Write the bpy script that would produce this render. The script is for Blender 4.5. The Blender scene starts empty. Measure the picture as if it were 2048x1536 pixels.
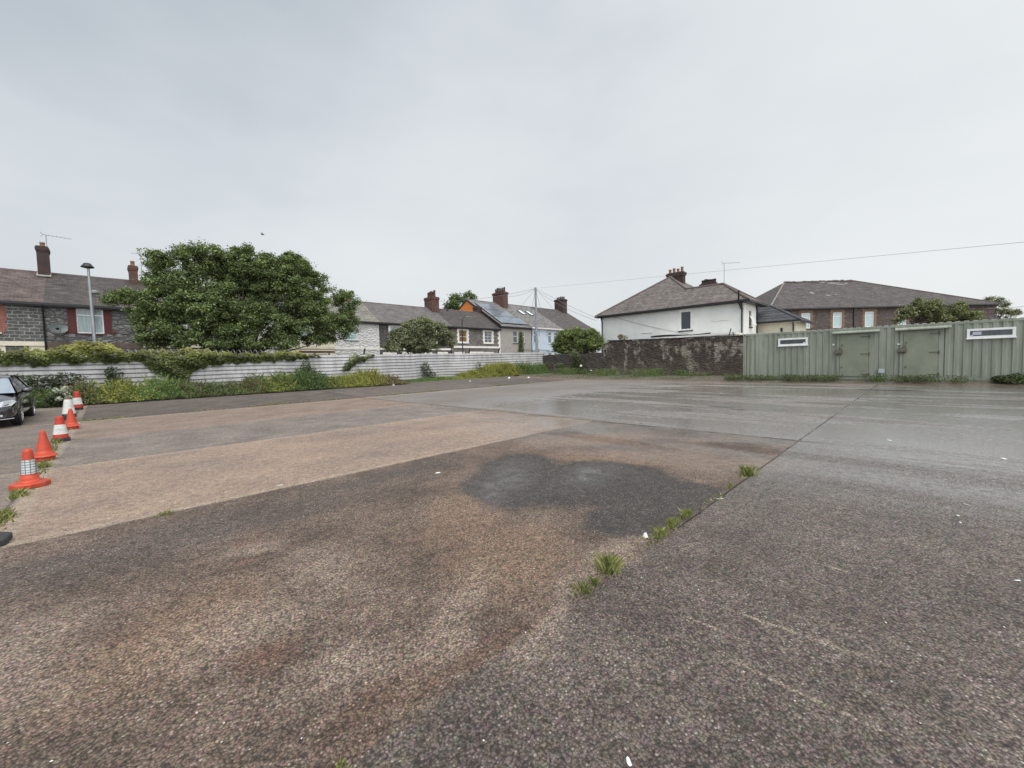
import bpy, math, random
import numpy as np
from mathutils import Vector, Matrix

random.seed(7); rng = np.random.default_rng(7)
scene = bpy.context.scene
COL = scene.collection
R_ = math.radians

# ------------------------------------------------------------------ camera, world, sun, exposure
EYE = Vector((0, 0, 1.5)); FPX = 815.0; CX, CY = 1024.0, 768.0
AX = Vector((0.71084916, -0.05249612, 0.70138265))          # world X seen from the camera (right, down, forward)
AZ = Vector((-0.02367102, -0.9984314, -0.05073872))
AX = (AX - AX.dot(AZ) * AZ).normalized(); AZ.normalize(); AY = AZ.cross(AX)
def cam2w(v):
    v = Vector(v); return Vector((AX.dot(v), AY.dot(v), AZ.dot(v)))
rt, upv, fw = cam2w((1, 0, 0)), cam2w((0, -1, 0)), cam2w((0, 0, 1))
cam_d = bpy.data.cameras.new("camera"); cam = bpy.data.objects.new("camera", cam_d); COL.objects.link(cam)
cam_d.lens = FPX / 2048 * 36.0; cam_d.sensor_width = 36.0; cam_d.clip_end = 3000; cam_d.clip_start = 0.05
m = Matrix((rt, upv, -fw)).transposed().to_4x4(); m.translation = EYE
cam.matrix_world = m; scene.camera = cam

SUN_EL, SUN_AZ = R_(58), R_(-60)
w = bpy.data.worlds.new("World"); scene.world = w; w.use_nodes = True
nt = w.node_tree; nt.nodes.clear()
def wn(t, **k):
    n = nt.nodes.new(t)
    for a, b in k.items(): setattr(n, a, b)
    return n
out = wn('ShaderNodeOutputWorld'); add = wn('ShaderNodeAddShader')
bg1 = wn('ShaderNodeBackground'); bg2 = wn('ShaderNodeBackground')
sky = wn('ShaderNodeTexSky', sky_type='NISHITA', sun_disc=False, sun_elevation=SUN_EL, sun_rotation=R_(205))
sky.air_density = 1.5; sky.dust_density = 6.0
bg1.inputs['Strength'].default_value = 0.012
nt.links.new(sky.outputs[0], bg1.inputs[0])
tc = wn('ShaderNodeTexCoord')
mp = wn('ShaderNodeMapping'); mp.inputs['Scale'].default_value = (1.0, 1.0, 2.2)
nz = wn('ShaderNodeTexNoise'); nz.inputs['Scale'].default_value = 0.9; nz.inputs['Detail'].default_value = 5; nz.inputs['Roughness'].default_value = 0.52
nt.links.new(tc.outputs['Generated'], mp.inputs[0]); nt.links.new(mp.outputs[0], nz.inputs['Vector'])
# broad brightening of the cloud deck towards +X -Y
dp = wn('ShaderNodeVectorMath', operation='DOT_PRODUCT'); dp.inputs[1].default_value = (0.80, -0.55, -0.22)
nt.links.new(tc.outputs['Generated'], dp.inputs[0])
ma = wn('ShaderNodeMath', operation='MULTIPLY_ADD'); ma.inputs[1].default_value = 0.30; ma.inputs[2].default_value = 0.10
nt.links.new(dp.outputs['Value'], ma.inputs[0])
ad = wn('ShaderNodeMath', operation='ADD'); nt.links.new(nz.outputs[0], ad.inputs[0]); nt.links.new(ma.outputs[0], ad.inputs[1])
cr = wn('ShaderNodeValToRGB'); nt.links.new(ad.outputs[0], cr.inputs[0])
e = cr.color_ramp.elements; e[0].position = 0.36; e[0].color = (0.475, 0.52, 0.565, 1); e[1].position = 0.95; e[1].color = (0.81, 0.833, 0.842, 1)
em = cr.color_ramp.elements.new(0.62); em.color = (0.67, 0.702, 0.728, 1)
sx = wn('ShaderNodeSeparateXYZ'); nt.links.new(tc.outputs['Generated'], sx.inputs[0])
up_ = wn('ShaderNodeMapRange'); up_.interpolation_type = 'SMOOTHSTEP'  # zenith brightened above the view to lift the scene light
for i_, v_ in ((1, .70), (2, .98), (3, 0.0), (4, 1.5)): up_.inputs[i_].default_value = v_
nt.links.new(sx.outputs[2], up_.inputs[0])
bd = wn('ShaderNodeVectorMath', operation='DOT_PRODUCT'); bd.inputs[1].default_value = (-0.6, -0.75, 0.25); nt.links.new(tc.outputs['Generated'], bd.inputs[0])  # bright cloud area added behind the camera, unseen, to light facing surfaces
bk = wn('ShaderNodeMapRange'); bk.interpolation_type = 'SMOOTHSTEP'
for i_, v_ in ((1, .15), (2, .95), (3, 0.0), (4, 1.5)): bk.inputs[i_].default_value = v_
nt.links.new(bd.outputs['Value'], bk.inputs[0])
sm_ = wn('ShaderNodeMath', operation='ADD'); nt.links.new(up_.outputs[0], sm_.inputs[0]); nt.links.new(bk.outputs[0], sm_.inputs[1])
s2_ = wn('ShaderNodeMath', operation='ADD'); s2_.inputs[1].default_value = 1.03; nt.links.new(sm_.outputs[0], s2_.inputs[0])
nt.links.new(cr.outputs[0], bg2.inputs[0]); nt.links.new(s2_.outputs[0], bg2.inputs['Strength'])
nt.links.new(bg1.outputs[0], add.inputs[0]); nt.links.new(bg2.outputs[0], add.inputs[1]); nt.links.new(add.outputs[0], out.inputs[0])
sd = bpy.data.lights.new("sun", 'SUN'); sd.energy = 1.5; sd.angle = R_(35); sd.color = (1, 0.97, 0.93)
so = bpy.data.objects.new("sun", sd); COL.objects.link(so)
so.rotation_euler = (R_(90) - SUN_EL, 0, R_(-25)); so.location = (0, 0, 60)
vs = scene.view_settings; vs.view_transform = 'Standard'; vs.look = 'None'; vs.exposure = 0.0; vs.gamma = 1.0; vs.use_curve_mapping = False
scene.cycles.max_bounces = 6; scene.cycles.transparent_max_bounces = 8; scene.cycles.use_denoising = True

# ------------------------------------------------------------------ survey helpers: a sight line met with a real wall or with the ground
def gz(x, y):
    t = min(max((y - 17.5) / 8.0, 0), 1)
    return 0.006 * min(max(x, 0), 40) + 0.18 * t * t * (3 - 2 * t)
def ray(px, py): return cam2w(((px - CX) / FPX, (py - CY) / FPX, 1))
def onY(px, py, Y): d = ray(px, py); return EYE + d * (Y / d.y)
def onX(px, py, X): d = ray(px, py); return EYE + d * (X / d.x)
def gnd(px, py):
    d = ray(px, py); z = 0
    for _ in range(12): p = EYE + d * ((z - EYE.z) / d.z); z = gz(p.x, p.y)
    return p

# ------------------------------------------------------------------ mesh helpers
def props(o, label=None, cat=None, group=None, kind=None):
    if label: o['label'] = label
    if cat: o['category'] = cat
    if group: o['group'] = group
    if kind: o['kind'] = kind
    return o
def link(o, parent=None):
    COL.objects.link(o)
    if parent is not None:
        o.parent = parent
        r = parent
        while r.parent is not None: r = r.parent
        if r.type == 'EMPTY': 
            o.matrix_parent_inverse = Matrix.Translation(-r.location) if parent is r else Matrix.Identity(4)
    return o
def thing(name, loc, label, cat, group=None):
    o = bpy.data.objects.new(name, None); COL.objects.link(o); o.location = loc
    o.empty_display_size = 0.2
    return props(o, label, cat, group)

class MB:
    def __init__(s): s.v = []; s.f = []; s.mi = []; s.m = 0; s.sm = []; s.smooth = False
    def face(s, pts):
        b = len(s.v); s.v += [tuple(p) for p in pts]; s.f.append(tuple(range(b, b + len(pts)))); s.mi.append(s.m); s.sm.append(s.smooth)
    def raw(s, vs, fs):
        b = len(s.v); s.v += [tuple(p) for p in vs]
        for f in fs: s.f.append(tuple(b + i for i in f)); s.mi.append(s.m); s.sm.append(s.smooth)
    def box(s, x0, x1, y0, y1, z0, z1):
        if x0 > x1: x0, x1 = x1, x0
        if y0 > y1: y0, y1 = y1, y0
        v = [(x0,y0,z0),(x1,y0,z0),(x1,y1,z0),(x0,y1,z0),(x0,y0,z1),(x1,y0,z1),(x1,y1,z1),(x0,y1,z1)]
        s.raw(v, [(0,3,2,1),(4,5,6,7),(0,1,5,4),(1,2,6,5),(2,3,7,6),(3,0,4,7)]); return s
    def prism(s, poly, a, b):           # poly: list of Vector, extruded from offset a to offset b (Vectors)
        n = len(poly); a = Vector(a); b = Vector(b)
        P = [Vector(p) + a for p in poly] + [Vector(p) + b for p in poly]
        fs = [tuple(range(n))[::-1], tuple(range(n, 2 * n))] + [(i, (i + 1) % n, n + (i + 1) % n, n + i) for i in range(n)]
        s.raw(P, fs); return s
    def tube(s, pts, r, n=8, cap=True):
        pts = [Vector(p) for p in pts]; k = len(pts); rs = r if isinstance(r, (list, tuple)) else [r] * k
        V = []; sm = s.smooth; s.smooth = True
        for i, p in enumerate(pts):
            t = (pts[min(i + 1, k - 1)] - pts[max(i - 1, 0)]).normalized()
            a = t.cross(Vector((0, 0, 1)))
            if a.length < 1e-3: a = Vector((1, 0, 0))
            a.normalize(); b = t.cross(a)
            for j in range(n):
                q = 2 * math.pi * j / n; V.append(p + (a * math.cos(q) + b * math.sin(q)) * rs[i])
        F = [(i * n + j, i * n + (j + 1) % n, (i + 1) * n + (j + 1) % n, (i + 1) * n + j) for i in range(k - 1) for j in range(n)]
        s.raw(V, F); s.smooth = False
        if cap: s.raw([V[j] for j in range(n)], [tuple(range(n))]); s.raw(V[-n:], [tuple(range(n))[::-1]])
        s.smooth = sm; return s
    def lathe(s, c, prof, n=20, rot=0, ax='z'):   # prof: (r, h)
        V = []
        for r, h in prof:
            for j in range(n):
                q = rot + 2 * math.pi * j / n
                if ax == 'z': V.append((c[0] + r * math.cos(q), c[1] + r * math.sin(q), c[2] + h))
                else: V.append((c[0] + h, c[1] + r * math.cos(q), c[2] + r * math.sin(q)))
        k = len(prof)
        s.raw(V, [(i * n + j, i * n + (j + 1) % n, (i + 1) * n + (j + 1) % n, (i + 1) * n + j) for i in range(k - 1) for j in range(n)])
        return s
    def build(s, name, mats, parent=None, bevel=0):
        if not isinstance(mats, (list, tuple)): mats = [mats]
        me = bpy.data.meshes.new(name); me.from_pydata(s.v, [], s.f)
        for m_ in mats: me.materials.append(m_)
        me.polygons.foreach_set('material_index', s.mi); me.polygons.foreach_set('use_smooth', s.sm)
        me.update(); uv = me.uv_layers.new(name='UVMap').data
        for p in me.polygons:
            n = p.normal
            if abs(n.z) > 0.93: t = Vector((1, 0, 0)); b = Vector((0, 1, 0))
            else: t = Vector((-n.y, n.x, 0)).normalized(); b = n.cross(t)
            for li in p.loop_indices:
                c = me.vertices[me.loops[li].vertex_index].co; uv[li].uv = (c.dot(t), c.dot(b))
        o = bpy.data.objects.new(name, me); link(o, parent)
        if bevel:
            bv = o.modifiers.new('bevel', 'BEVEL'); bv.width = bevel; bv.segments = 2; bv.limit_method = 'ANGLE'
        return o

class Fac:                                # a vertical face: origin, tangent (to the right when seen from outside), outward normal
    def __init__(s, o, t): s.o = Vector(o); s.t = Vector(t).normalized(); s.n = s.t.cross(Vector((0, 0, 1)))
    def p(s, u, d, z): q = s.o + s.t * u + s.n * d; return Vector((q.x, q.y, z))
    def box(s, mb, u0, u1, d0, d1, z0, z1):
        v = [s.p(u0,d0,z0),s.p(u1,d0,z0),s.p(u1,d1,z0),s.p(u0,d1,z0),s.p(u0,d0,z1),s.p(u1,d0,z1),s.p(u1,d1,z1),s.p(u0,d1,z1)]
        mb.raw(v, [(0,1,2,3),(4,7,6,5),(0,4,5,1),(1,5,6,2),(2,6,7,3),(3,7,4,0)])
    def grid(s, mb, u0, u1, z0, z1, ops, dep=0.16):
        us = sorted({u0, u1, *[o[0] for o in ops], *[o[1] for o in ops]}); zs = sorted({z0, z1, *[o[2] for o in ops], *[o[3] for o in ops]})
        us = [u for u in us if u0 <= u <= u1]; zs = [z for z in zs if z0 <= z <= z1]
        for a, b in zip(us, us[1:]):
            for c, d in zip(zs, zs[1:]):
                if any(o[0] - 1e-6 <= a and b <= o[1] + 1e-6 and o[2] - 1e-6 <= c and d <= o[3] + 1e-6 for o in ops): continue
                mb.face([s.p(a, 0, c), s.p(b, 0, c), s.p(b, 0, d), s.p(a, 0, d)])
        for a, b, c, d in ops:
            mb.face([s.p(a, 0, c), s.p(a, 0, d), s.p(a, -dep, d), s.p(a, -dep, c)]); mb.face([s.p(b, 0, d), s.p(b, 0, c), s.p(b, -dep, c), s.p(b, -dep, d)])
            mb.face([s.p(a, 0, d), s.p(b, 0, d), s.p(b, -dep, d), s.p(a, -dep, d)]); mb.face([s.p(b, 0, c), s.p(a, 0, c), s.p(a, -dep, c), s.p(b, -dep, c)])

# ------------------------------------------------------------------ material helpers
class NT:
    def __init__(s, name):
        s.m = bpy.data.materials.new(name); s.m.use_nodes = True; s.t = s.m.node_tree; s.t.nodes.clear()
        s.out = s.t.nodes.new('ShaderNodeOutputMaterial'); s.b = s.t.nodes.new('ShaderNodeBsdfPrincipled')
        s.t.links.new(s.b.outputs[0], s.out.inputs[0])
    def put(s, sock, v):
        if isinstance(v, bpy.types.NodeSocket): s.t.links.new(v, sock)
        elif isinstance(v, tuple) and len(v) == 3 and sock.type == 'RGBA': sock.default_value = (*v, 1)
        else: sock.default_value = v
    def n(s, t, o=0, ins=None, **k):
        n = s.t.nodes.new(t)
        for a, b in k.items(): setattr(n, a, b)
        for a, b in (ins or {}).items(): s.put(n.inputs[a], b)
        return n.outputs[o] if o is not None else n
    def pos(s): return s.n('ShaderNodeNewGeometry', 'Position')
    def uv(s): return s.n('ShaderNodeTexCoord', 'UV')
    def noise(s, v, sc, det=3, ro=0.55, o=0, dist=0.0): return s.n('ShaderNodeTexNoise', o, {'Vector': v, 'Scale': sc, 'Detail': det, 'Roughness': ro, 'Distortion': dist})
    def vor(s, v, sc, o='Distance', feature='F1', rnd=1.0): return s.n('ShaderNodeTexVoronoi', o, {'Vector': v, 'Scale': sc, 'Randomness': rnd}, feature=feature)
    def math(s, op, a, b=0.0, c=0.0, clamp=False): return s.n('ShaderNodeMath', 0, {0: a, 1: b, 2: c}, operation=op, use_clamp=clamp)
    def rng(s, v, a, b, c=0.0, d=1.0): return s.n('ShaderNodeMapRange', 0, {0: v, 1: a, 2: b, 3: c, 4: d})
    def mix(s, f, a, b, bt='MIX'):
        n = s.t.nodes.new('ShaderNodeMix'); n.data_type = 'RGBA'; n.blend_type = bt
        s.put(n.inputs[0], f); s.put(n.inputs[6], a); s.put(n.inputs[7], b); return n.outputs[2]
    def mixf(s, f, a, b):
        n = s.t.nodes.new('ShaderNodeMix'); s.put(n.inputs[0], f); s.put(n.inputs[2], a); s.put(n.inputs[3], b); return n.outputs[0]
    def ramp(s, v, stops, interp='LINEAR'):
        n = s.t.nodes.new('ShaderNodeValToRGB'); s.put(n.inputs[0], v); cr = n.color_ramp; cr.interpolation = interp
        while len(cr.elements) < len(stops): cr.elements.new(0.5)
        for el, (p, c) in zip(cr.elements, stops): el.position = p; el.color = (*c, 1)
        return n.outputs[0]
    def map(s, v, loc=(0, 0, 0), rot=(0, 0, 0), sc=(1, 1, 1), vt='POINT'):
        return s.n('ShaderNodeMapping', 0, {'Vector': v, 'Location': loc, 'Rotation': rot, 'Scale': sc}, vector_type=vt)
    def bump(s, h, st=0.3, d=0.01, nrm=None):
        i = {'Height': h, 'Strength': st, 'Distance': d}
        if nrm is not None: i['Normal'] = nrm
        return s.n('ShaderNodeBump', 0, i)
    def sep(s, v, ax): return s.n('ShaderNodeSeparateXYZ', ax, {0: v})
    def fin(s, col=None, rough=None, nrm=None, metal=None, spec=None):
        for k, v in (('Base Color', col), ('Roughness', rough), ('Normal', nrm), ('Metallic', metal), ('Specular IOR Level', spec)):
            if v is not None: s.put(s.b.inputs[k], v)
        return s.m
def dk(c, f): return tuple(x * f for x in c)
def plain(name, c, rough=0.6, var=0.25, sc=4.0, bump=0.0, bs=30.0, dirt=0.0, dirtc=(0.08, 0.07, 0.05), metal=0.0, spec=0.5):
    t = NT(name); p = t.pos()
    col = t.mix(t.rng(t.noise(p, sc, 4, .6), .3, .7), dk(c, 1 - var), dk(c, 1 + var * .7))
    if dirt: col = t.mix(t.math('MULTIPLY', t.rng(t.noise(p, sc * 1.7, 6, .65), .48, .75), dirt), col, dirtc)
    return t.fin(col, t.rng(t.noise(p, sc * 3, 3), .3, .7, max(rough - .1, .02), min(rough + .12, 1)), t.bump(t.noise(p, bs, 4), bump, .01) if bump else None, metal, spec)
def bricks(name, c1, c2, mort, bw, bh, ms=.012, rough=.85, bump=.5, warp=.02, stain=0.3, stc=(.05, .045, .04), off=.5, white=0.0):
    t = NT(name); u = t.uv()
    uw = t.n('ShaderNodeVectorMath', 0, {0: u, 1: t.n('ShaderNodeVectorMath', 0, {0: t.noise(u, 1.3 / bw, 2, .5, 'Color'), 1: (warp, warp, 0)}, operation='MULTIPLY')}, operation='ADD')
    br = t.n('ShaderNodeTexBrick', None, {'Vector': uw, 'Color1': c1, 'Color2': c2, 'Mortar': mort, 'Scale': 1.0, 'Mortar Size': ms, 'Mortar Smooth': .3, 'Bias': 0.0, 'Brick Width': bw, 'Row Height': bh}, offset=off)
    col = t.mix(t.rng(t.noise(u, 2.2, 4, .6), .3, .7, 0, .8), br.outputs[0], dk(c1, .62), 'MIX')
    col = t.mix(t.math('MULTIPLY', t.rng(t.noise(u, .7, 5, .65), .45, .7), stain), col, stc)
    col = t.mix(.35, col, t.noise(u, 14 , 3, .6, 'Color'), 'SOFT_LIGHT')
    h = t.math('ADD', t.math('MULTIPLY', br.outputs[1], -1.0), t.math('MULTIPLY', t.noise(u, 16, 3), .7))
    return t.fin(col, rough, t.bump(h, bump, .02))
def rubble(name, cs, mort, sx, sz, mw=.06, rough=.9, bump=.8, stain=.3, patch=None, stc=(.04, .035, .03), yz=False):
    t = NT(name); u = t.n('ShaderNodeCombineXYZ', 0, {0: t.sep(t.pos(), 1), 1: t.sep(t.pos(), 2)}) if yz else t.uv(); us = t.map(u, sc=(sx, sz, 1))
    us = t.n('ShaderNodeVectorMath', 0, {0: us, 1: t.n('ShaderNodeVectorMath', 0, {0: t.noise(u, 3, 2, .5, 'Color'), 1: (.4, .4, 0)}, operation='MULTIPLY')}, operation='ADD')
    cell = t.sep(t.vor(us, 1.0, 'Color', rnd=.85), 0); ed = t.vor(us, 1.0, 'Distance', 'DISTANCE_TO_EDGE', .85)
    n = len(cs); col = t.ramp(cell, [(i / max(n - 1, 1), c) for i, c in enumerate(cs)])
    col = t.mix(t.rng(t.noise(u, 9, 4, .6), .3, .7, 0, .5), col, dk(cs[0], .5))
    mk = t.rng(ed, mw * .5, mw * 1.4)
    col = t.mix(mk, mort, col)
    if patch: col = t.mix(t.math('MULTIPLY', t.rng(t.noise(t.map(u, sc=(1, .7, 1)), patch[1], 8, .74), patch[3], patch[3] + .07), patch[2]), col, patch[0])
    if yz: col = t.mix(t.math('MULTIPLY', t.math('MULTIPLY', t.rng(t.sep(u, 1), 1.7, .7), t.rng(t.noise(u, 1.6, 5, .7), .35, .6)), .6), col, (.17, .135, .105))
    col = t.mix(t.math('MULTIPLY', t.rng(t.noise(u, .8, 5, .65), .42, .68), stain), col, stc)
    h = t.math('ADD', t.rng(ed, 0, .25), t.math('MULTIPLY', t.noise(u, 12, 4), .6))
    return t.fin(col, rough, t.bump(h, bump, .05))
def glassy(name, c, c2=None, sc=3.0):
    t = NT(name); u = t.uv(); s_ = t.map(u, sc=(sc * 4, sc * .5, 1))
    col = t.mix(t.rng(t.noise(s_, 1, 3), .35, .65), c, c2 or dk(c, .7))
    return t.fin(col, .06, None, 0, .8)
def foliage(name, gain=1.0, rough=.55):
    t = NT(name); a = t.n('ShaderNodeAttribute', 0, attribute_name='tone', attribute_type='GEOMETRY')
    t.fin(a, rough, None, 0, .35)
    tr = t.n('ShaderNodeBsdfTranslucent', 0, {'Color': t.mix(1.0, a, (.9, 1.0, .35), 'MULTIPLY')})
    mx = t.n('ShaderNodeMixShader', 0, {0: .28, 1: t.b.outputs[0], 2: tr}); t.t.links.new(mx, t.out.inputs[0]); return t.m
LEAF = foliage('leaf_tones')

def leafmesh(name, P, N, size, tone, parent=None, aspect=.55, mats=None, blades=False):
    P = np.asarray(P, float); n = len(P); N = N / (np.linalg.norm(N, axis=1, keepdims=True) + 1e-9)
    a = rng.normal(size=(n, 3)); T = np.cross(N, a); T /= np.linalg.norm(T, axis=1, keepdims=True) + 1e-9
    S = np.cross(N, T); sz = np.asarray(size).reshape(-1, 1) * np.ones((n, 1))
    V = np.empty((n, 4, 3)); V[:, 0] = P + T * sz; V[:, 1] = P + S * sz * aspect + N * sz * .15; V[:, 2] = P - T * sz; V[:, 3] = P - S * sz * aspect + N * sz * .15
    return quads(name, V, tone, parent, mats)
def quads(name, V, tone, parent=None, mats=None):
    n, k = V.shape[:2]; me = bpy.data.meshes.new(name); me.vertices.add(n * k); me.vertices.foreach_set('co', V.reshape(-1))
    me.loops.add(n * k); me.loops.foreach_set('vertex_index', np.arange(n * k, dtype=np.int32))
    me.polygons.add(n); me.polygons.foreach_set('loop_start', np.arange(0, n * k, k, dtype=np.int32)); me.polygons.foreach_set('loop_total', np.full(n, k, dtype=np.int32))
    me.update(calc_edges=True)
    at = me.attributes.new('tone', 'FLOAT_COLOR', 'POINT'); c = np.ones((n, k, 4)); c[:, :, :3] = np.clip(tone, 0, 1)[:, None, :]; at.data.foreach_set('color', c.reshape(-1))
    me.materials.append(mats or LEAF); o = bpy.data.objects.new(name, me); return link(o, parent)
def blades(P, h, wd, tone, lean=.35):
    n = len(P); P = np.asarray(P, float); q = rng.uniform(0, 6.28, n); L = rng.uniform(0, lean, n)[:, None] * np.stack([np.cos(q), np.sin(q), 0 * q], 1)
    h = np.asarray(h).reshape(-1, 1); up = np.array([0, 0, 1.0]); q2 = rng.uniform(0, 6.28, n); W = np.stack([np.cos(q2), np.sin(q2), 0 * q2], 1) * wd
    V = np.empty((n, 4, 3)); V[:, 0] = P - W; V[:, 1] = P + W; V[:, 2] = P + (up + L) * h * .6 + W * .7; V[:, 3] = P + (up * .95 + L * 1.7) * h
    return V
def tones(n, cols, jit=.25, wts=None):
    c = np.array(cols)[rng.choice(len(cols), n, p=wts)]; return c * rng.uniform(1 - jit, 1 + jit, (n, 1))
def sph(n):
    a = rng.normal(size=(n, 3)); return a / np.linalg.norm(a, axis=1, keepdims=True)

BARK = plain('bark', (.075, .06, .048), .9, .35, 6, .6, 25)
def tree(name, base, blobs, nclump, per, lsize, cols, label, cat='tree', crad=(.45, .8), group=None, limbs=12, trunk_r=.16, trunk_h=1.5, shell=.45, ctone=.3, stems=1):
    """blobs: (centre, radii).  Clumps of leaves fill the blobs' outer shells; limbs run from the trunk into them."""
    base = Vector(base); root = thing(name, base, label, cat, group)
    vol = np.array([b[1][0] * b[1][1] * b[1][2] for b in blobs]) ** .67; idx = rng.choice(len(blobs), nclump, p=vol / vol.sum())
    C = []; NN = []
    for i in idx:
        d = sph(1)[0]
        if d[2] < -.5 and rng.random() < .5: d[2] *= -1
        r = rng.uniform(shell, 1) ** .6; C.append(np.array(blobs[i][0]) + d * np.array(blobs[i][1]) * r); NN.append(d)
    C = np.array(C); K = np.repeat(np.arange(nclump), per); n = len(K)
    cr_ = rng.uniform(crad[0], crad[1], nclump); D = sph(n); D[:, 2] = D[:, 2] * .62
    D = rng.normal(size=(n, 3)) * np.array([.62, .62, .42]); P = C[K] + D * cr_[K][:, None]
    Nn = D * .35 + rng.normal(size=(n, 3)) * .55 + np.array([0, 0, .55])
    ct = rng.uniform(1 - ctone, 1 + ctone, nclump); tn = tones(n, cols, .22) * ct[K][:, None]
    leafmesh('crown', P, Nn, rng.uniform(.45, 1.6, n) * lsize, tn, root)
    mb = MB()
    fork = base + Vector((0, 0, trunk_h))
    sp = [Vector((rng.uniform(-.5, .5) * (stems > 1), rng.uniform(-.3, .3) * (stems > 1), 0)) for _ in range(stems)]
    for s_ in sp: mb.tube([base + s_ * .5, base + s_ + Vector((.05, 0, trunk_h * .5)), fork + s_ * 1.5], [trunk_r * 1.2, trunk_r, trunk_r * .8], 9)
    far = C[rng.choice(nclump, min(limbs, nclump), replace=False)]
    for c in far:
        c = Vector(c); s_ = random.choice(sp); a = fork + s_ * 1.5; mid = a.lerp(c, .45) + Vector((rng.uniform(-.3, .3), rng.uniform(-.3, .3), rng.uniform(0, .5) * (c - a).length * .15))
        mb.tube([a, a.lerp(mid, .5) + Vector((0, 0, .1)), mid, c], [trunk_r * .55, trunk_r * .4, trunk_r * .28, trunk_r * .09], 6)
        for _ in range(3):
            e_ = Vector(C[rng.integers(nclump)])
            if (e_ - mid).length < 2.6: mb.tube([mid, mid.lerp(e_, .5) + Vector((0, 0, .08)), e_], [trunk_r * .2, trunk_r * .13, trunk_r * .05], 5)
    mb.build('trunk', BARK, root); return root

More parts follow.
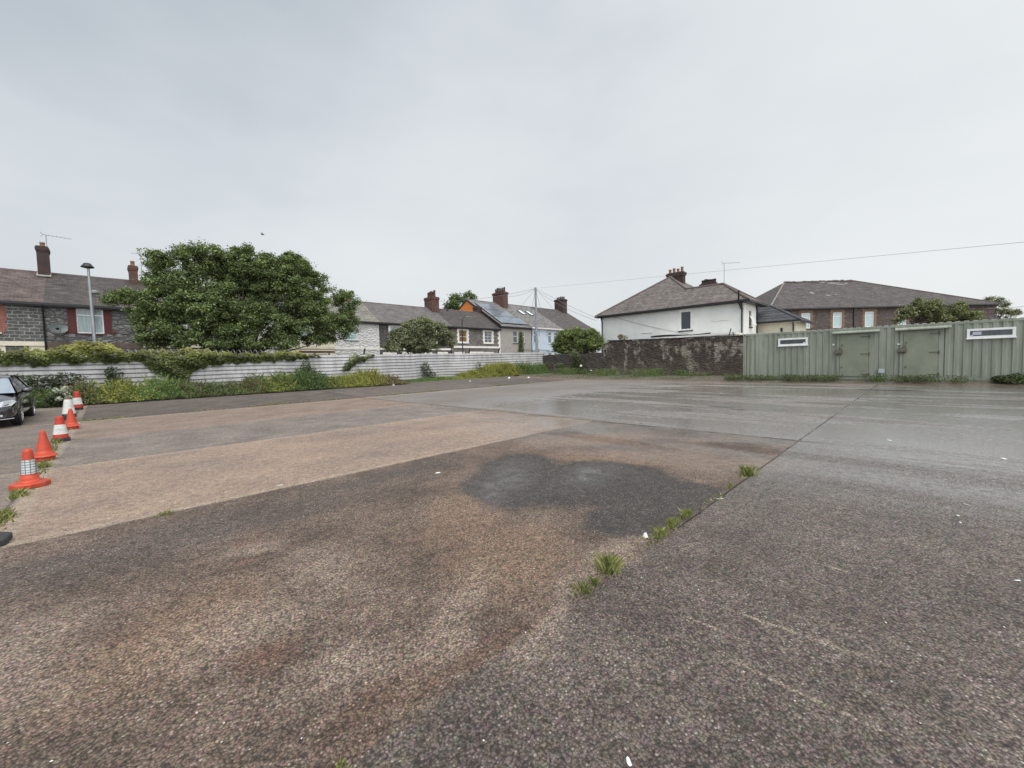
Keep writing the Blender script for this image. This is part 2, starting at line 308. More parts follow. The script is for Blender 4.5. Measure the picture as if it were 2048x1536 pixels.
# ------------------------------------------------------------------ ground
def ground_mat():
    t = NT('worn_asphalt'); p = t.pos(); P2 = t.map(p, sc=(1, 1, 0))
    dn = t.n('ShaderNodeVectorMath', 0, {0: t.noise(P2, 1.1, 5, .62, 'Color'), 1: (.5, .5, .5)}, operation='SUBTRACT')
    pd = t.n('ShaderNodeVectorMath', 0, {0: P2, 1: t.n('ShaderNodeVectorMath', 0, {0: dn, 'Scale': .75}, operation='SCALE')}, operation='ADD')
    pf = t.n('ShaderNodeVectorMath', 0, {0: P2, 1: t.n('ShaderNodeVectorMath', 0, {0: dn, 'Scale': .05}, operation='SCALE')}, operation='ADD')
    dn2 = t.n('ShaderNodeVectorMath', 0, {0: t.noise(P2, 9, 5, .7, 'Color'), 1: (.5, .5, .5)}, operation='SUBTRACT')
    pw = t.n('ShaderNodeVectorMath', 0, {0: pd, 1: t.n('ShaderNodeVectorMath', 0, {0: dn2, 'Scale': .35}, operation='SCALE')}, operation='ADD')
    def ell(cx, cy, rx, ry, ang, soft=.25, v=pd):
        q = t.map(v, (cx, cy, 0), (0, 0, R_(ang)), (rx, ry, 1), 'TEXTURE')
        return t.rng(t.n('ShaderNodeVectorMath', 'Value', {0: q}, operation='LENGTH'), 1 + soft, 1 - soft)
    def mx(*a):
        r = a[0]
        for b in a[1:]: r = t.math('MAXIMUM', r, b)
        return r
    x = t.sep(pf, 0); y = t.sep(pf, 1); 
    def step(v, e, s=.02): return t.rng(v, e - s, e + s)
    big = t.noise(P2, .35, 6, .62); med = t.noise(P2, 1.3, 6, .65); fine = t.noise(P2, 7, 5, .7)
    def var(c, lo=.7, hi=1.3, f=med): return t.mix(t.rng(f, .3, .7), dk(c, lo), dk(c, hi))
    # bays cast between joints at y 1.5, 5.6, 9.75, 13.9, 18.4 and x -0.85, 8.39, 17.6
    near = t.mix(t.rng(med, .38, .62), (.080, .066, .057), (.145, .120, .102))
    tan = t.mix(t.rng(big, .36, .6), (.215, .176, .145), (.15, .13, .118)); tan = t.mix(t.rng(med, .4, .7, 0, .5), tan, (.27, .225, .185))
    grey = var((.135, .128, .122)); far = var((.205, .172, .150), .7, 1.2); lot = var((.088, .082, .078)); dark = var((.100, .090, .085), .7, 1.4)
    col = near
    bandA = t.math('MULTIPLY', step(y, 5.6), t.math('SUBTRACT', 1.0, t.rng(x, 5.0, 9.0, 0, .75)))
    col = t.mix(bandA, col, tan)
    col = t.mix(step(y, 9.75), col, grey)
    col = t.mix(t.math('MULTIPLY', step(y, 13.5, .3), t.rng(x, 12, 30, 1.0, .4)), col, far)
    col = t.mix(step(y, 18.4, .05), col, lot)
    xr = t.math('MULTIPLY', step(x, 8.39), t.math('LESS_THAN', y, 18.3))
    bay = t.mix(t.rng(big, .35, .65), (.172, .184, .190), (.138, .136, .134))  # pale concrete, lifted and cooled so the colour carries some wet sheen
    col = t.mix(t.math('MULTIPLY', xr, .85), col, bay)
    col = t.mix(t.math('MULTIPLY', t.rng(y, 1.47, 1.53, 1, 0), 1.0), col, t.mix(t.rng(x, 3.0, 8.0), dark, bay))
    col = t.mix(t.rng(x, 23.5, 25.5, 0, .8), col, (.17, .125, .10))
    col = t.mix(t.rng(x, -.83, -.87), col, t.mix(t.rng(med, .35, .65), (.12, .115, .11), (.17, .155, .14)))
    ci = t.n('ShaderNodeCombineXYZ', 0, {0: t.math('FLOOR', t.math('DIVIDE', t.math('SUBTRACT', x, 8.39), 9.24)), 1: t.math('FLOOR', t.math('DIVIDE', t.math('SUBTRACT', y, 1.5), 4.1))})
    bt = t.rng(t.n('ShaderNodeTexWhiteNoise', 0, {'Vector': ci}), 0, 1, .86, 1.14); col = t.mix(1.0, col, t.n('ShaderNodeCombineColor', 0, {0: bt, 1: bt, 2: bt}), 'MULTIPLY')
    # tan and rusty ground stains, washed-out pale patches
    tanp = mx(ell(2.35, 3.2, .75, .45, 40), ell(2.15, 2.25, .6, .5, 20), ell(5.6, 2.9, 1.7, .45, -62, .3), ell(6.3, 4.4, 1.5, .5, -30, .5), ell(.2, 3.0, .5, .35, 30, .5))
    col = t.mix(t.math('MULTIPLY', tanp, .60), col, t.mix(fine, (.135, .098, .074), (.215, .163, .12)))
    palep = mx(ell(.8, 3.95, .16, .22, 60, .6), ell(.72, 2.05, .22, .16, 0, .7), ell(-.45, 3.4, .25, .4, 0, .7), ell(1.35, 1.95, .5, .12, 35, .7), ell(2.6, 1.62, .7, .10, 0, .6), ell(1.75, 1.52, .5, .09, 15, .6), ell(1.1, 3.2, .2, .35, 0, .8), ell(.5, 2.8, .3, .2, 0, .8))
    col = t.mix(t.math('MULTIPLY', palep, .50), col, (.25, .22, .19))
    scr = mx(ell(2.55, .53, .37, .012, -87, .6, pf), ell(2.1, .40, .27, .012, -91, .6, pf), ell(3.52, .4, .12, .010, -92, .6, pf), ell(2.3, .85, .2, .008, -88, .6, pf))
    col = t.mix(t.math('MULTIPLY', scr, .35), col, (.34, .31, .26))
    rust = mx(ell(.78, 4.2, .10, .16, 0, .5), ell(.64, 3.68, .09, .09, 0, .6), ell(.5, 2.45, .10, .14, 0, .6))
    col = t.mix(t.math('MULTIPLY', rust, .16), col, (.22, .085, .045))
    brn = mx(ell(1.15, 1.62, .62, .07, 3, .5), ell(.75, 1.72, .3, .07, 5, .5))
    col = t.mix(t.math('MULTIPLY', brn, .6), col, (.085, .058, .042))
    dkb = mx(ell(.3, 4.75, 1.9, .42, -2, .6), ell(2.6, 5.1, 1.1, .3, 0, .6))
    col = t.mix(t.math('MULTIPLY', dkb, .6), col, (.075, .07, .07))
    # wet, oil-dark patch
    wet = mx(ell(3.75, 3.75, 1.25, .62, 38, .10, pw), ell(4.2, 2.75, 1.0, .95, 0, .10, pw), ell(3.75, 1.95, .8, .42, 8, .09, pw), ell(4.45, 1.85, .5, .4, 0, .09, pw))
    wet = t.math('MULTIPLY', wet, t.rng(y, 1.45, 1.6))
    col = t.mix(t.math('MULTIPLY', wet, .88), col, t.mix(t.rng(fine, .3, .7), (.030, .030, .031), (.055, .053, .053)))
    col = t.mix(1.0, col, (1.52, 1.32, 1.18), 'MULTIPLY')
    # joints
    def joint(v, e, wd): return t.rng(t.math('ABSOLUTE', t.math('SUBTRACT', v, e)), wd, t.math('MULTIPLY', wd, .45))
    jb = t.math('MULTIPLY', mx(t.math('MULTIPLY', joint(y, 5.66, .09), t.rng(x, 6.5, 4.5)), t.math('MULTIPLY', joint(y, 9.7, .11), t.rng(x, 14, 8)), joint(y, 18.33, .16), t.math('MULTIPLY', joint(x, -.78, .10), t.math('GREATER_THAN', y, 1.5))), t.rng(fine, .3, .55))
    col = t.mix(t.math('MULTIPLY', jb, .55), col, (.42, .34, .26))
    jd = mx(t.math('MULTIPLY', joint(y, 1.5, t.rng(x, 3, 22, .011, .045)), t.rng(x, 2.8, 3.6)), t.math('MULTIPLY', joint(x, 8.39, .06), t.rng(y, 1.0, 1.5, .35, 1)), t.math('MULTIPLY', joint(y, 5.6, .012), .6), t.math('MULTIPLY', joint(x, -.9, .02), .8), joint(x, 17.6, .025), t.math('MULTIPLY', joint(y, 9.78, .02), .5), t.math('MULTIPLY', joint(y, 13.6, .02), .5))
    jd = t.math('MULTIPLY', jd, t.rng(t.noise(P2, 3, 5, .7), .30, .55, .15, .7))
    # wandering cracks
    ck = t.rng(t.vor(pd, .38, 'Distance', 'DISTANCE_TO_EDGE'), .006, .001); ck = t.math('MULTIPLY', ck, t.rng(t.noise(P2, .5, 2), .5, .56))
    jd = mx(jd, t.math('MULTIPLY', ck, .12))
    # aggregate
    sc = t.map(pf, rot=(0, 0, R_(20)), sc=(1, 1, 0))
    vA = t.vor(sc, 78, 'Distance'); cA = t.vor(sc, 78, 'Color'); vB = t.vor(sc, 170, 'Distance'); cB = t.vor(sc, 170, 'Color')
    cool = t.noise(sc, 3.1, 3, .6)
    g1 = t.sep(cA, 0); g2 = t.sep(cB, 1)
    sm = t.math('MULTIPLY', t.math('SUBTRACT', 1.0, wet), 1.0)
    amt = t.rng(y, 5.5, 5.7, 1.0, .55)
    st = t.math('ADD', t.math('MULTIPLY', g1, .62), t.math('MULTIPLY', g2, .60))
    st = t.math('ADD', .52, st)                               # 0.38 .. 2.0
    gap = t.math('MULTIPLY', t.rng(vA, .38, .72, 1.0, .38), t.rng(vB, .45, .8, 1.0, .55))
    st = t.math('MULTIPLY', st, gap)
    st = t.mixf(amt, 1.0, t.math('MULTIPLY', st, 1.12))
    col = t.mix(1.0, col, t.n('ShaderNodeCombineColor', 0, {0: st, 1: st, 2: st}), 'MULTIPLY')
    gr3 = t.noise(sc, 11, 6, .75); gr4 = t.noise(sc, 34, 3, .7); mm = t.math('ADD', t.rng(gr3, .3, .7, .60, 1.36), t.rng(gr4, .3, .7, -.28, .28))
    col = t.mix(1.0, col, t.n('ShaderNodeCombineColor', 0, {0: mm, 1: mm, 2: mm}), 'MULTIPLY')
    spk = t.math('MULTIPLY', t.math('GREATER_THAN', g1, .945), t.rng(vA, .5, .3)); spk = t.math('MULTIPLY', spk, t.rng(med, .35, .7, .25, 1))
    col = t.mix(t.math('MULTIPLY', spk, .75), col, (.50, .46, .40))
    col = t.mix(.30, col, t.noise(sc, 23, 3, .7, 'Color'), 'SOFT_LIGHT')
    col = t.mix(jd, col, (.018, .016, .014))
    pud = mx(ell(21.2, .95, 1.0, .33, 90, .08, pf), ell(12.7, 4.15, .13, .42, 0, .1, pf), ell(12.3, 3.6, .09, .22, 0, .1, pf), ell(12.7, 2.7, .06, .22, 0, .2, pf))
    col = t.mix(t.math('MULTIPLY', pud, .8), col, (.03, .03, .03))
    # damp film: smoother where the bays hold rain, in streaks running along y
    stk = t.noise(t.map(P2, sc=(1.0, .16, 0)), .9, 5, .6)
    damp = t.math('MULTIPLY', t.rng(x, 4.0, 9.5), t.rng(stk, .36, .56)); damp = t.math('MULTIPLY', damp, t.rng(y, 14, 7)); damp = t.math('MULTIPLY', damp, t.rng(t.noise(P2, 6, 5, .7), .25, .55, .55, 1))
    damp = t.rng(damp, .10, .48); dampc = mx(ell(3.55, 3.75, .8, .35, 40, .6), ell(4.35, 3.0, .55, .32, 0, .6), ell(3.0, 3.3, .3, .2, 0, .6)); dampc = t.math('MULTIPLY', dampc, t.rng(t.noise(P2, 4.5, 6, .7), .34, .54, .25, 1))
    ro = t.mixf(damp, .78, .17); ro = t.mixf(t.math('MULTIPLY', wet, .5), ro, .55); ro = t.mixf(dampc, ro, .13); ro = t.mixf(pud, ro, .05); ro = t.mixf(jd, ro, .95)
    hgt = t.math('ADD', t.math('MULTIPLY', t.rng(vA, 0, .75, 1, 0), t.math('ADD', .55, g1)), t.math('MULTIPLY', t.rng(vB, 0, .8, 1, 0), .4))
    hgt = t.math('ADD', hgt, t.math('MULTIPLY', jd, -3.0))
    b = t.bump(hgt, t.math('MULTIPLY', t.mixf(damp, .7, .075), t.mixf(dampc, 1.0, .15)), .006); b = t.bump(t.noise(P2, 2.2, 4), t.mixf(damp, .35, .12), .02, b)
    return t.fin(col, ro, b, 0, t.mixf(jd, t.mixf(damp, .35, 1.0), 0.0))
GM = ground_mat()
xs = sorted(set(list(np.arange(-14, 45, 1.0)) + [-400, -200, -100, -60, -40, -25, 55, 70, 100, 160, 260, 500]))
ys = sorted(set(list(np.arange(-10, 46, .5)) + [-400, -200, -80, -30, 60, 80, 120, 200, 500]))
V = [(x, y, gz(x, y)) for x in xs for y in ys]; ny = len(ys)
mb = MB(); mb.smooth = True
mb.raw(V, [(i * ny + j, (i + 1) * ny + j, (i + 1) * ny + j + 1, i * ny + j + 1) for i in range(len(xs) - 1) for j in range(ny - 1)])
props(mb.build('ground', GM), kind='structure')

SOIL = plain('rubble_soil', (.12, .10, .075), .95, .4, 5, .8, 20, .5, (.06, .07, .03))
def verge(pts, wdt, h, name='verge'):       # low bank of rubble and soil: front edge polyline pts, extends back by vector wdt
    mb = MB(); mb.smooth = True; V = []; F = []; n = len(pts); k = 6
    for i, (x, y) in enumerate(pts):
        for j in range(k):
            s = j / (k - 1); xx = x + wdt[0] * s + (rng.uniform(-.05, .05) if j < 2 else 0); yy = y + wdt[1] * s + (rng.uniform(-.05, .05) if j < 2 else 0)
            z = gz(xx, yy) + (h * min(1, s * 5) * rng.uniform(.7, 1.2) if j else -.03)
            V.append((xx, yy, z))
    F = [(i * k + j, i * k + j + 1, (i + 1) * k + j + 1, (i + 1) * k + j) for i in range(n - 1) for j in range(k - 1)]
    mb.raw(V, F); return props(mb.build(name, SOIL), kind='structure')
verge([(25.35, y) for y in np.arange(-9, 25.5, .4)], (6.6, 0), .10)
verge([(x, 24.6) for x in np.arange(-14, 25.4, .4)], (0, 3.1), .06, 'earth_bank')

# ------------------------------------------------------------------ materials
M_WHITE = plain('white_plastic', (.78, .78, .76), .35, .08, 3, dirt=.12)
M_CREAM = plain('cream_paint', (.68, .63, .50), .6, .12, 2, dirt=.2)
M_TRIMW = plain('white_stone_paint', (.78, .76, .70), .6, .1, 2, dirt=.15)
M_RENDER = plain('white_render', (.74, .74, .70), .85, .07, .9, .25, 60, .16, (.42, .40, .36))
M_CREAMR = plain('cream_render', (.68, .64, .50), .85, .08, .9, .2, 60, .12, (.40, .36, .26))
M_BLUE = plain('pale_blue_render', (.50, .59, .68), .8, .08, 1, .2, 50, .12)
M_GREYR = plain('pebbledash', (.36, .34, .31), .95, .18, 3, .7, 70, .3, (.22, .20, .17))
M_ORANGE = bricks('orange_hung_tiles', (.80, .25, .05), (.85, .29, .07), (.55, .17, .04), .3, .16, .01, stain=.1)
M_BLACK = plain('black_gutter', (.018, .018, .02), .4, .2)
M_DKPOT = plain('sooty_pot', (.12, .075, .055), .9, .4, 9, .3, 40)
M_POT = plain('clay_pot', (.27, .155, .10), .85, .3, 9, .3, 40, .4)
M_METAL = plain('galvanised_steel', (.34, .35, .36), .45, .2, 4, metal=.7)
M_WIRE = plain('wire', (.20, .20, .21), .5, .1)
M_RIDGE = plain('ridge_tile', (.13, .10, .09), .9, .3, 5, .4, 30)
M_REDB = bricks('red_brick', (.27, .075, .05), (.33, .10, .065), (.35, .30, .26), .23, .075, .010)
M_REDP = bricks('red_painted_stone', (.105, .028, .026), (.13, .033, .03), (.07, .024, .022), .45, .24, .012, stain=.2)
M_CHIM = bricks('chimney_brick', (.125, .055, .042), (.185, .082, .06), (.10, .08, .065), .23, .075, .012, stain=.5)
M_CHIMD = bricks('sooty_chimney_brick', (.058, .034, .030), (.10, .045, .036), (.05, .045, .04), .23, .075, .012, stain=.5)
M_BLOCK = bricks('grey_squared_stone', (.085, .09, .09), (.15, .155, .15), (.40, .385, .35), .40, .20, .024, warp=.17, bump=.8, stain=.15)
M_ROUGH = rubble('grey_rubble_stone', [(.12, .12, .12), (.20, .20, .195), (.30, .295, .29), (.15, .15, .15), (.25, .24, .24)], (.09, .085, .08), 2.3, 4.6, .07, bump=1.0, stain=.12)
M_DARKST = rubble('dark_pennant_stone', [(.055, .05, .052), (.10, .092, .092), (.075, .068, .07), (.13, .12, .115)], (.17, .155, .14), 2.6, 6.0, .04)
M_WHST = rubble('whitewashed_stone', [(.72, .71, .69), (.78, .77, .75), (.66, .65, .63)], (.55, .54, .52), 2.2, 5.0, .04, stain=.08, bump=1.0, stc=(.4, .38, .34))
M_PENN = rubble('brown_pennant_stone', [(.085, .06, .055), (.13, .095, .085), (.10, .085, .08), (.16, .12, .10)], (.15, .13, .11), 3.0, 7.0, .04)
M_OLDW = rubble('old_yard_wall_stone', [(.036, .024, .022), (.08, .052, .044), (.052, .036, .033), (.14, .10, .078)], (.085, .07, .055), 3.2, 7.5, .06, patch=((.36, .32, .27), 1.0, .8, .525), stain=.15, stc=(.10, .085, .055), yz=True)
M_DKW = rubble('dark_low_wall_stone', [(.045, .036, .034), (.095, .075, .066), (.065, .054, .048)], (.065, .056, .048), 2.5, 7, .05, yz=True)
M_QUOIN = bricks('buff_brick_quoin', (.24, .15, .095), (.30, .19, .12), (.20, .16, .12), .23, .075, .012, stain=.1)
def slate(name, c1, c2, lich=None, bw=.27, bh=.19, am=.5):
    t = NT(name); u = t.uv()
    br = t.n('ShaderNodeTexBrick', None, {'Vector': u, 'Color1': c1, 'Color2': c2, 'Mortar': dk(c1, .35), 'Scale': 1.0, 'Mortar Size': .012, 'Mortar Smooth': .4, 'Brick Width': bw, 'Row Height': bh})
    col = t.mix(t.rng(t.noise(u, .9, 5, .65), .35, .65, 0, .6), br.outputs[0], dk(c2, 1.35))
    col = t.mix(t.rng(t.noise(u, 3.1, 3, .6), .45, .75, 0, .7), col, dk(c1, .6))
    row = t.noise(t.map(u, sc=(.9, 1.0 / bh * .9, 1)), 1.0, 3, .6); rw = t.rng(row, .3, .7, .62, 1.45); col = t.mix(1.0, col, t.n('ShaderNodeCombineColor', 0, {0: rw, 1: rw, 2: rw}), 'MULTIPLY')
    if lich: col = t.mix(t.math('MULTIPLY', t.rng(t.noise(u, 2.6, 7, .75), .50, .62), am), col, lich)
    h = t.math('ADD', t.math('MULTIPLY', br.outputs[1], -1), t.math('MULTIPLY', t.math('FRACT', t.math('DIVIDE', t.sep(u, 1), bh)), -1.0))
    return t.fin(col, .72, t.bump(t.math('ADD', h, t.math('MULTIPLY', t.noise(u, 8, 3), .6)), .6, .02), 0, .35)
S_BROWN = slate('brown_tiles', (.070, .052, .048), (.11, .08, .072), (.17, .14, .12), .33, .26, .4)
S_DARK = slate('dark_brown_slate', (.048, .040, .038), (.075, .062, .058), (.14, .12, .10), am=.4)
S_GREEN = slate('lichened_grey_slate', (.13, .12, .105), (.20, .185, .155), (.27, .25, .18), am=.7)
S_GREY = slate('plain_grey_slate', (.095, .085, .082), (.135, .12, .115), (.19, .17, .14), am=.4)
S_LICH = slate('pale_lichen_slate', (.11, .105, .10), (.16, .15, .145), (.33, .32, .28), am=.6)
S_RED = slate('red_brown_plain_tiles', (.080, .066, .060), (.145, .118, .104), (.27, .25, .21), .22, .16, .55)
S_CHAR = slate('charcoal_interlocking_tiles', (.055, .055, .06), (.075, .075, .08), None, .33, .33)
S_WORN = slate('worn_brown_slate', (.058, .048, .046), (.088, .074, .07), (.21, .19, .17), am=.25)
G_NETREFL = glassy('pane_net_reflection', (.15, .21, .22), (.25, .32, .33)); G_DARK = glassy('dark_pane', (.02, .024, .028), (.045, .052, .058))  # net curtain tone also has the pale aqua window reflection painted in
G_AMB = glassy('amber_blind_pane', (.16, .09, .03), (.24, .15, .06)); G_AQUA = glassy('aqua_pane', (.30, .42, .43), (.42, .54, .54)); G_GREYP = glassy('grey_pane', (.10, .12, .13), (.18, .21, .22))  # aqua pane colour stands in for the pale reflection in the glass

# ------------------------------------------------------------------ windows, doors, houses
def window(F, par, a, b, c, d, pane=G_NETREFL, frame=M_WHITE, fw_=.055, bars_z=(), bars_u=(), sill=None, dep=.10, thin=.03):
    mb = MB(); o = (-dep, -dep + .06)
    F.box(mb, a, a + fw_, *o, c, d); F.box(mb, b - fw_, b, *o, c, d)
    F.box(mb, a + fw_, b - fw_, *o, c, c + fw_); F.box(mb, a + fw_, b - fw_, *o, d - fw_, d)
    for z in bars_z: F.box(mb, a + fw_, b - fw_, -dep + .002, -dep + .052, z - thin, z + thin)
    for u in bars_u: F.box(mb, u - thin, u + thin, -dep + .004, -dep + .048, c + fw_, d - fw_)
    w_ = mb.build('window', frame, par)
    mb = MB(); mb.face([F.p(a + .02, -dep + .02, c + .02), F.p(b - .02, -dep + .02, c + .02), F.p(b - .02, -dep + .02, d - .02), F.p(a + .02, -dep + .02, d - .02)])
    mb.build('pane', pane, w_)
    if sill:
        mb = MB(); F.box(mb, a - .08, b + .08, -dep, .07, c - .09, c - .003); mb.build('sill', sill, w_)
    return w_
def surround(F, par, a, b, c, d, mat, wd=.22, top=.25, bot=0.14, out=.03, toothed=False, name='window_surround'):
    L = MB(); Rr = MB(); z = c; k = 0
    while z < d - .01:
        h = min(.23, d - z); e = .09 if (toothed and k % 2) else 0
        F.box(L, a - wd - e, a, -.02, out, z, z + h); F.box(Rr, b, b + wd + e, -.02, out, z, z + h); z += h; k += 1
    if not top and not bot: L.build('jamb', mat, par); return Rr.build('jamb', mat, par)
    mb = L; n0 = len(L.v); mb.v += Rr.v; mb.f += [tuple(n0 + i for i in f) for f in Rr.f]; mb.mi += Rr.mi; mb.sm += Rr.sm
    if top: F.box(mb, a - wd - (.05 if toothed else 0), b + wd + (.05 if toothed else 0), -.02, out + .004, d, d + top)
    if bot: F.box(mb, a - wd - .03, b + wd + .03, -.02, out + .03, c - bot, c)
    return mb.build(name, mat, par)
def pots(mb, x0, x1, y, z, n, r=.11, h=.38):
    for i in range(n):
        mb.lathe((x0 + (x1 - x0) * (i + .5) / n, y, z), [(0, 0), (r * 1.15, 0), (r * 1.1, .08), (r * .9, h * .7), (r * 1.1, h * .85), (r * 1.05, h), (r * .75, h), (r * .7, h - .1), (0, h - .1)], 10)
def chimney(par, x0, x1, y0, y1, z0, z1, n, mat=M_CHIM, pm=M_POT, ph=.38, along='x', flare=.06):
    mb = MB(); hb = z1 - z0
    mb.box(x0, x1, y0, y1, z0, z1 - .36); mb.box(x0 - flare * .5, x1 + flare * .5, y0 - flare * .5, y1 + flare * .5, z1 - .36, z1 - .25)
    mb.box(x0 - flare, x1 + flare, y0 - flare, y1 + flare, z1 - .25, z1 - .08); mb.box(x0 - .01, x1 + .01, y0 - .01, y1 + .01, z1 - .08, z1)
    c = mb.build('chimney', mat, par)
    for i in range(n):
        f = (i + .5) / n; q = ((x0 + (x1 - x0) * f, (y0 + y1) / 2) if along == 'x' else ((x0 + x1) / 2, y0 + (y1 - y0) * f)); hh = ph * random.uniform(.85, 1.15)
        p_ = MB(); r = .12; p_.smooth = True
        p_.lathe((q[0], q[1], z1 - .01), [(r * 1.25, 0), (r * 1.15, .06), (r * .92, hh * .75), (r * 1.15, hh * .82), (r * 1.1, hh), (r * .75, hh), (r * .7, hh - .12), (0, hh - .12)], 12)
        p_.build('chimney_pot', pm, c)
    return c
def aerial(par, p, h, L, dx=1.0, dy=0.0, n=7, name='aerial'):
    mb = MB(); p = Vector(p); t = p + Vector((0, 0, h)); mb.tube([p, t], .022, 6)
    d = Vector((dx, dy, 0)).normalized(); a = t - d * .15; mb.tube([a, a + d * L], .016, 5); s = Vector((-d.y, d.x, 0))
    for i in range(n):
        c = a + d * (L * (i + .3) / n); mb.tube([c - s * .16, c + s * .16], .008, 4)
    for q in (-1, 1): mb.tube([a + Vector((0, 0, .15 * q)) - d * .1, a + Vector((0, 0, .02 * q))], .014, 4)
    return mb.build(name, M_METAL, par)
class House:
    """one terraced house with its front facing -Y"""
    def __init__(s, x0, x1, Yf, zb, ze, Yr, zr, wall, roof, ops, label, name='terraced_house', cat='house', group='terraced houses behind the white fence', depth=None, eave=.25, gut=M_BLACK, ridge=M_RIDGE):
        s.x0, s.x1, s.Yf, s.ze, s.Yr, s.zr = x0, x1, Yf, ze, Yr, zr
        s.r = thing(name, ((x0 + x1) / 2, Yf, zb), label, cat, group); s.F = Fac((0, Yf, 0), (1, 0, 0))
        Yb = 2 * Yr - Yf; mb = MB(); a, b = x0 + .004, x1 - .004
        s.F.grid(mb, a, b, zb, ze, ops)
        mb.face([(a, Yb, zb), (a, Yf, zb), (a, Yf, ze), (a, Yr, zr), (a, Yb, ze)]); mb.face([(b, Yf, zb), (b, Yb, zb), (b, Yb, ze), (b, Yr, zr), (b, Yf, ze)])
        mb.face([(b, Yb, zb), (a, Yb, zb), (a, Yb, ze), (b, Yb, ze)]); mb.build('wall', wall, s.r)
        sl = (zr - ze) / (Yr - Yf); th = .10; e = eave
        pr = [(Yf - e, ze - e * sl + .02), (Yf - e, ze - e * sl + .02 + th), (Yr, zr + .02 + th), (Yb + e, ze - e * sl + .02 + th), (Yb + e, ze - e * sl + .02), (Yr, zr + .02)]
        mb = MB(); mb.prism([(0, y, z) for y, z in pr], (x0 + .002, 0, 0), (x1 - .002, 0, 0)); s.roof = mb.build('roof', roof, s.r)
        mb = MB(); mb.smooth = True; mb.tube([(x0, Yr, zr + .07), (x1, Yr, zr + .07)], .09, 8); mb.build('ridge', ridge, s.roof)
        mb = MB(); mb.box(x0 + .002, x1 - .002, Yf - e - .10, Yf - e - .002, ze - e * sl - .03, ze - e * sl + .10); mb.box(x0 + .003, x1 - .003, Yf - e + .002, Yf - .002, ze - e * sl - .10, ze - e * sl - .01)
        mb.build('gutter', gut, s.r)
    def pipe(s, x, m_=M_BLACK):
        mb = MB(); mb.tube([(x, s.Yf - .30, s.ze - .20), (x, s.Yf - .08, s.ze - .45), (x, s.Yf - .08, .4)], .045, 6); mb.build('downpipe', m_, s.r)
    def band(s, a, b, z0, z1, m_, out=.06, name='band'):
        mb = MB(); s.F.box(mb, a, b, 0.001, out, z0, z1); return mb.build(name, m_, s.r)
    def win(s, a, b, c, d, **k): return window(s.F, s.r, a, b, c, d, **k)
    def door(s, a, b, c, d, m_):
        mb = MB(); s.F.box(mb, a, b, -.12, -.07, c, d); s.F.box(mb, a + .12, b - .12, -.069, -.055, c + .2, c + .9); s.F.box(mb, a + .12, b - .12, -.069, -.055, c + 1.05, d - .15); o = mb.build('door', m_, s.r)
        mb = MB(); s.F.box(mb, b - .16, b - .10, -.055, -.03, c + .98, c + 1.04); mb.build('handle', M_METAL, o)

YT = 38.0; ZB = .35; ZE, ZR, YR = 5.9, 8.22, 41.7
RD = plain('red_gloss_door', (.33, .03, .03), .35, .1); BD = plain('dark_door', (.05, .06, .07), .4, .1)
def gf(x0, side=0):   # ground-floor window and door of one house
    return (x0 + .45, x0 + 1.65, 1.25, 2.75), (x0 + 2.7, x0 + 3.6, ZB + .01, 2.7)
# H0 squared stone, far left
x0, x1 = -6.95, -2.6; g1, g2 = gf(x0); u0 = (-5.55, -4.42, 4.02, 5.62)
h = House(x0, x1, YT, ZB, ZE, YR, ZR, M_BLOCK, S_BROWN, [g1, g2, u0], 'house of squared grey stone with pale mortar and a cream band, at the left edge')
h.win(*u0, bars_z=(5.2,), sill=M_CREAM); surround(h.F, h.r, *u0, M_REDB, .24, .0, 0, .015, True)
h.band(-5.9, -3.95, 5.64, 5.86, M_CREAM, .03, 'lintel'); h.band(x0, x1 - .08, 3.24, 3.50, M_CREAM, .09)
mb = MB(); h.F.box(mb, x0 + .01, g1[0], .001, .02, ZB, 3.238); h.F.box(mb, g1[1], g2[0], .001, .02, ZB, 3.238); h.F.box(mb, g2[1], x1 - .1, .001, .02, ZB, 3.238); mb.build('ground_floor_render', M_CREAMR, h.r)
h.win(*g1); h.door(*g2, BD); h.pipe(-2.68)
ch = chimney(h.roof, -2.98, -2.46, 41.0, 42.0, 7.9, 9.95, 1, M_CHIMD, M_POT, .36, 'y', .05)
mb = MB(); mb.prism([(-3.04, 40.94, 7.93), (-2.40, 40.94, 7.93), (-2.40, 41.3, 8.2), (-3.04, 41.3, 8.2)], (0, 0, 0), (0, -.03, .06)); mb.build('flashing', M_GREYR, h.roof)
aerial(h.r, (-2.55, 41.9, 8.3), 2.6, 1.35, 1, .2)
# H1 rough grey rubble with red window surround
x0, x1 = -2.6, 1.75; g1, g2 = gf(x0); u0 = (-1.30, -.08, 4.08, 5.66)
h = House(x0, x1, YT, ZB, ZE, YR, ZR, M_ROUGH, S_DARK, [g1, g2, u0], 'rough grey rubble house with a dish and dark red painted blocks beside its window')
M_BRN = bricks('brown_stone_band', (.13, .09, .075), (.16, .11, .09), (.09, .07, .06), .6, .3, .012, stain=.3)
h.win(*u0, bars_z=(5.24,), bars_u=(), sill=M_REDP); surround(h.F, h.r, u0[0], u0[1], u0[2], u0[3], M_REDP, .38, 0, 0, .03)
for q_ in ((-1.82, -1.685), (.305, .46)): mb = MB(); h.F.box(mb, *q_, .001, .034, 4.0, 4.25); mb.build('quoin', M_REDP, h.r)
h.band(-1.9, .55, 5.668, 5.86, M_BRN, .02, 'lintel'); h.band(x0, x1, 3.1, 3.48, M_BRN, .04); h.win(*g1); h.door(*g2, BD)
chimney(h.roof, 1.42, 1.9, 41.1, 42.0, 7.7, 9.35, 1, M_CHIM, M_POT, .45, 'y', .05)
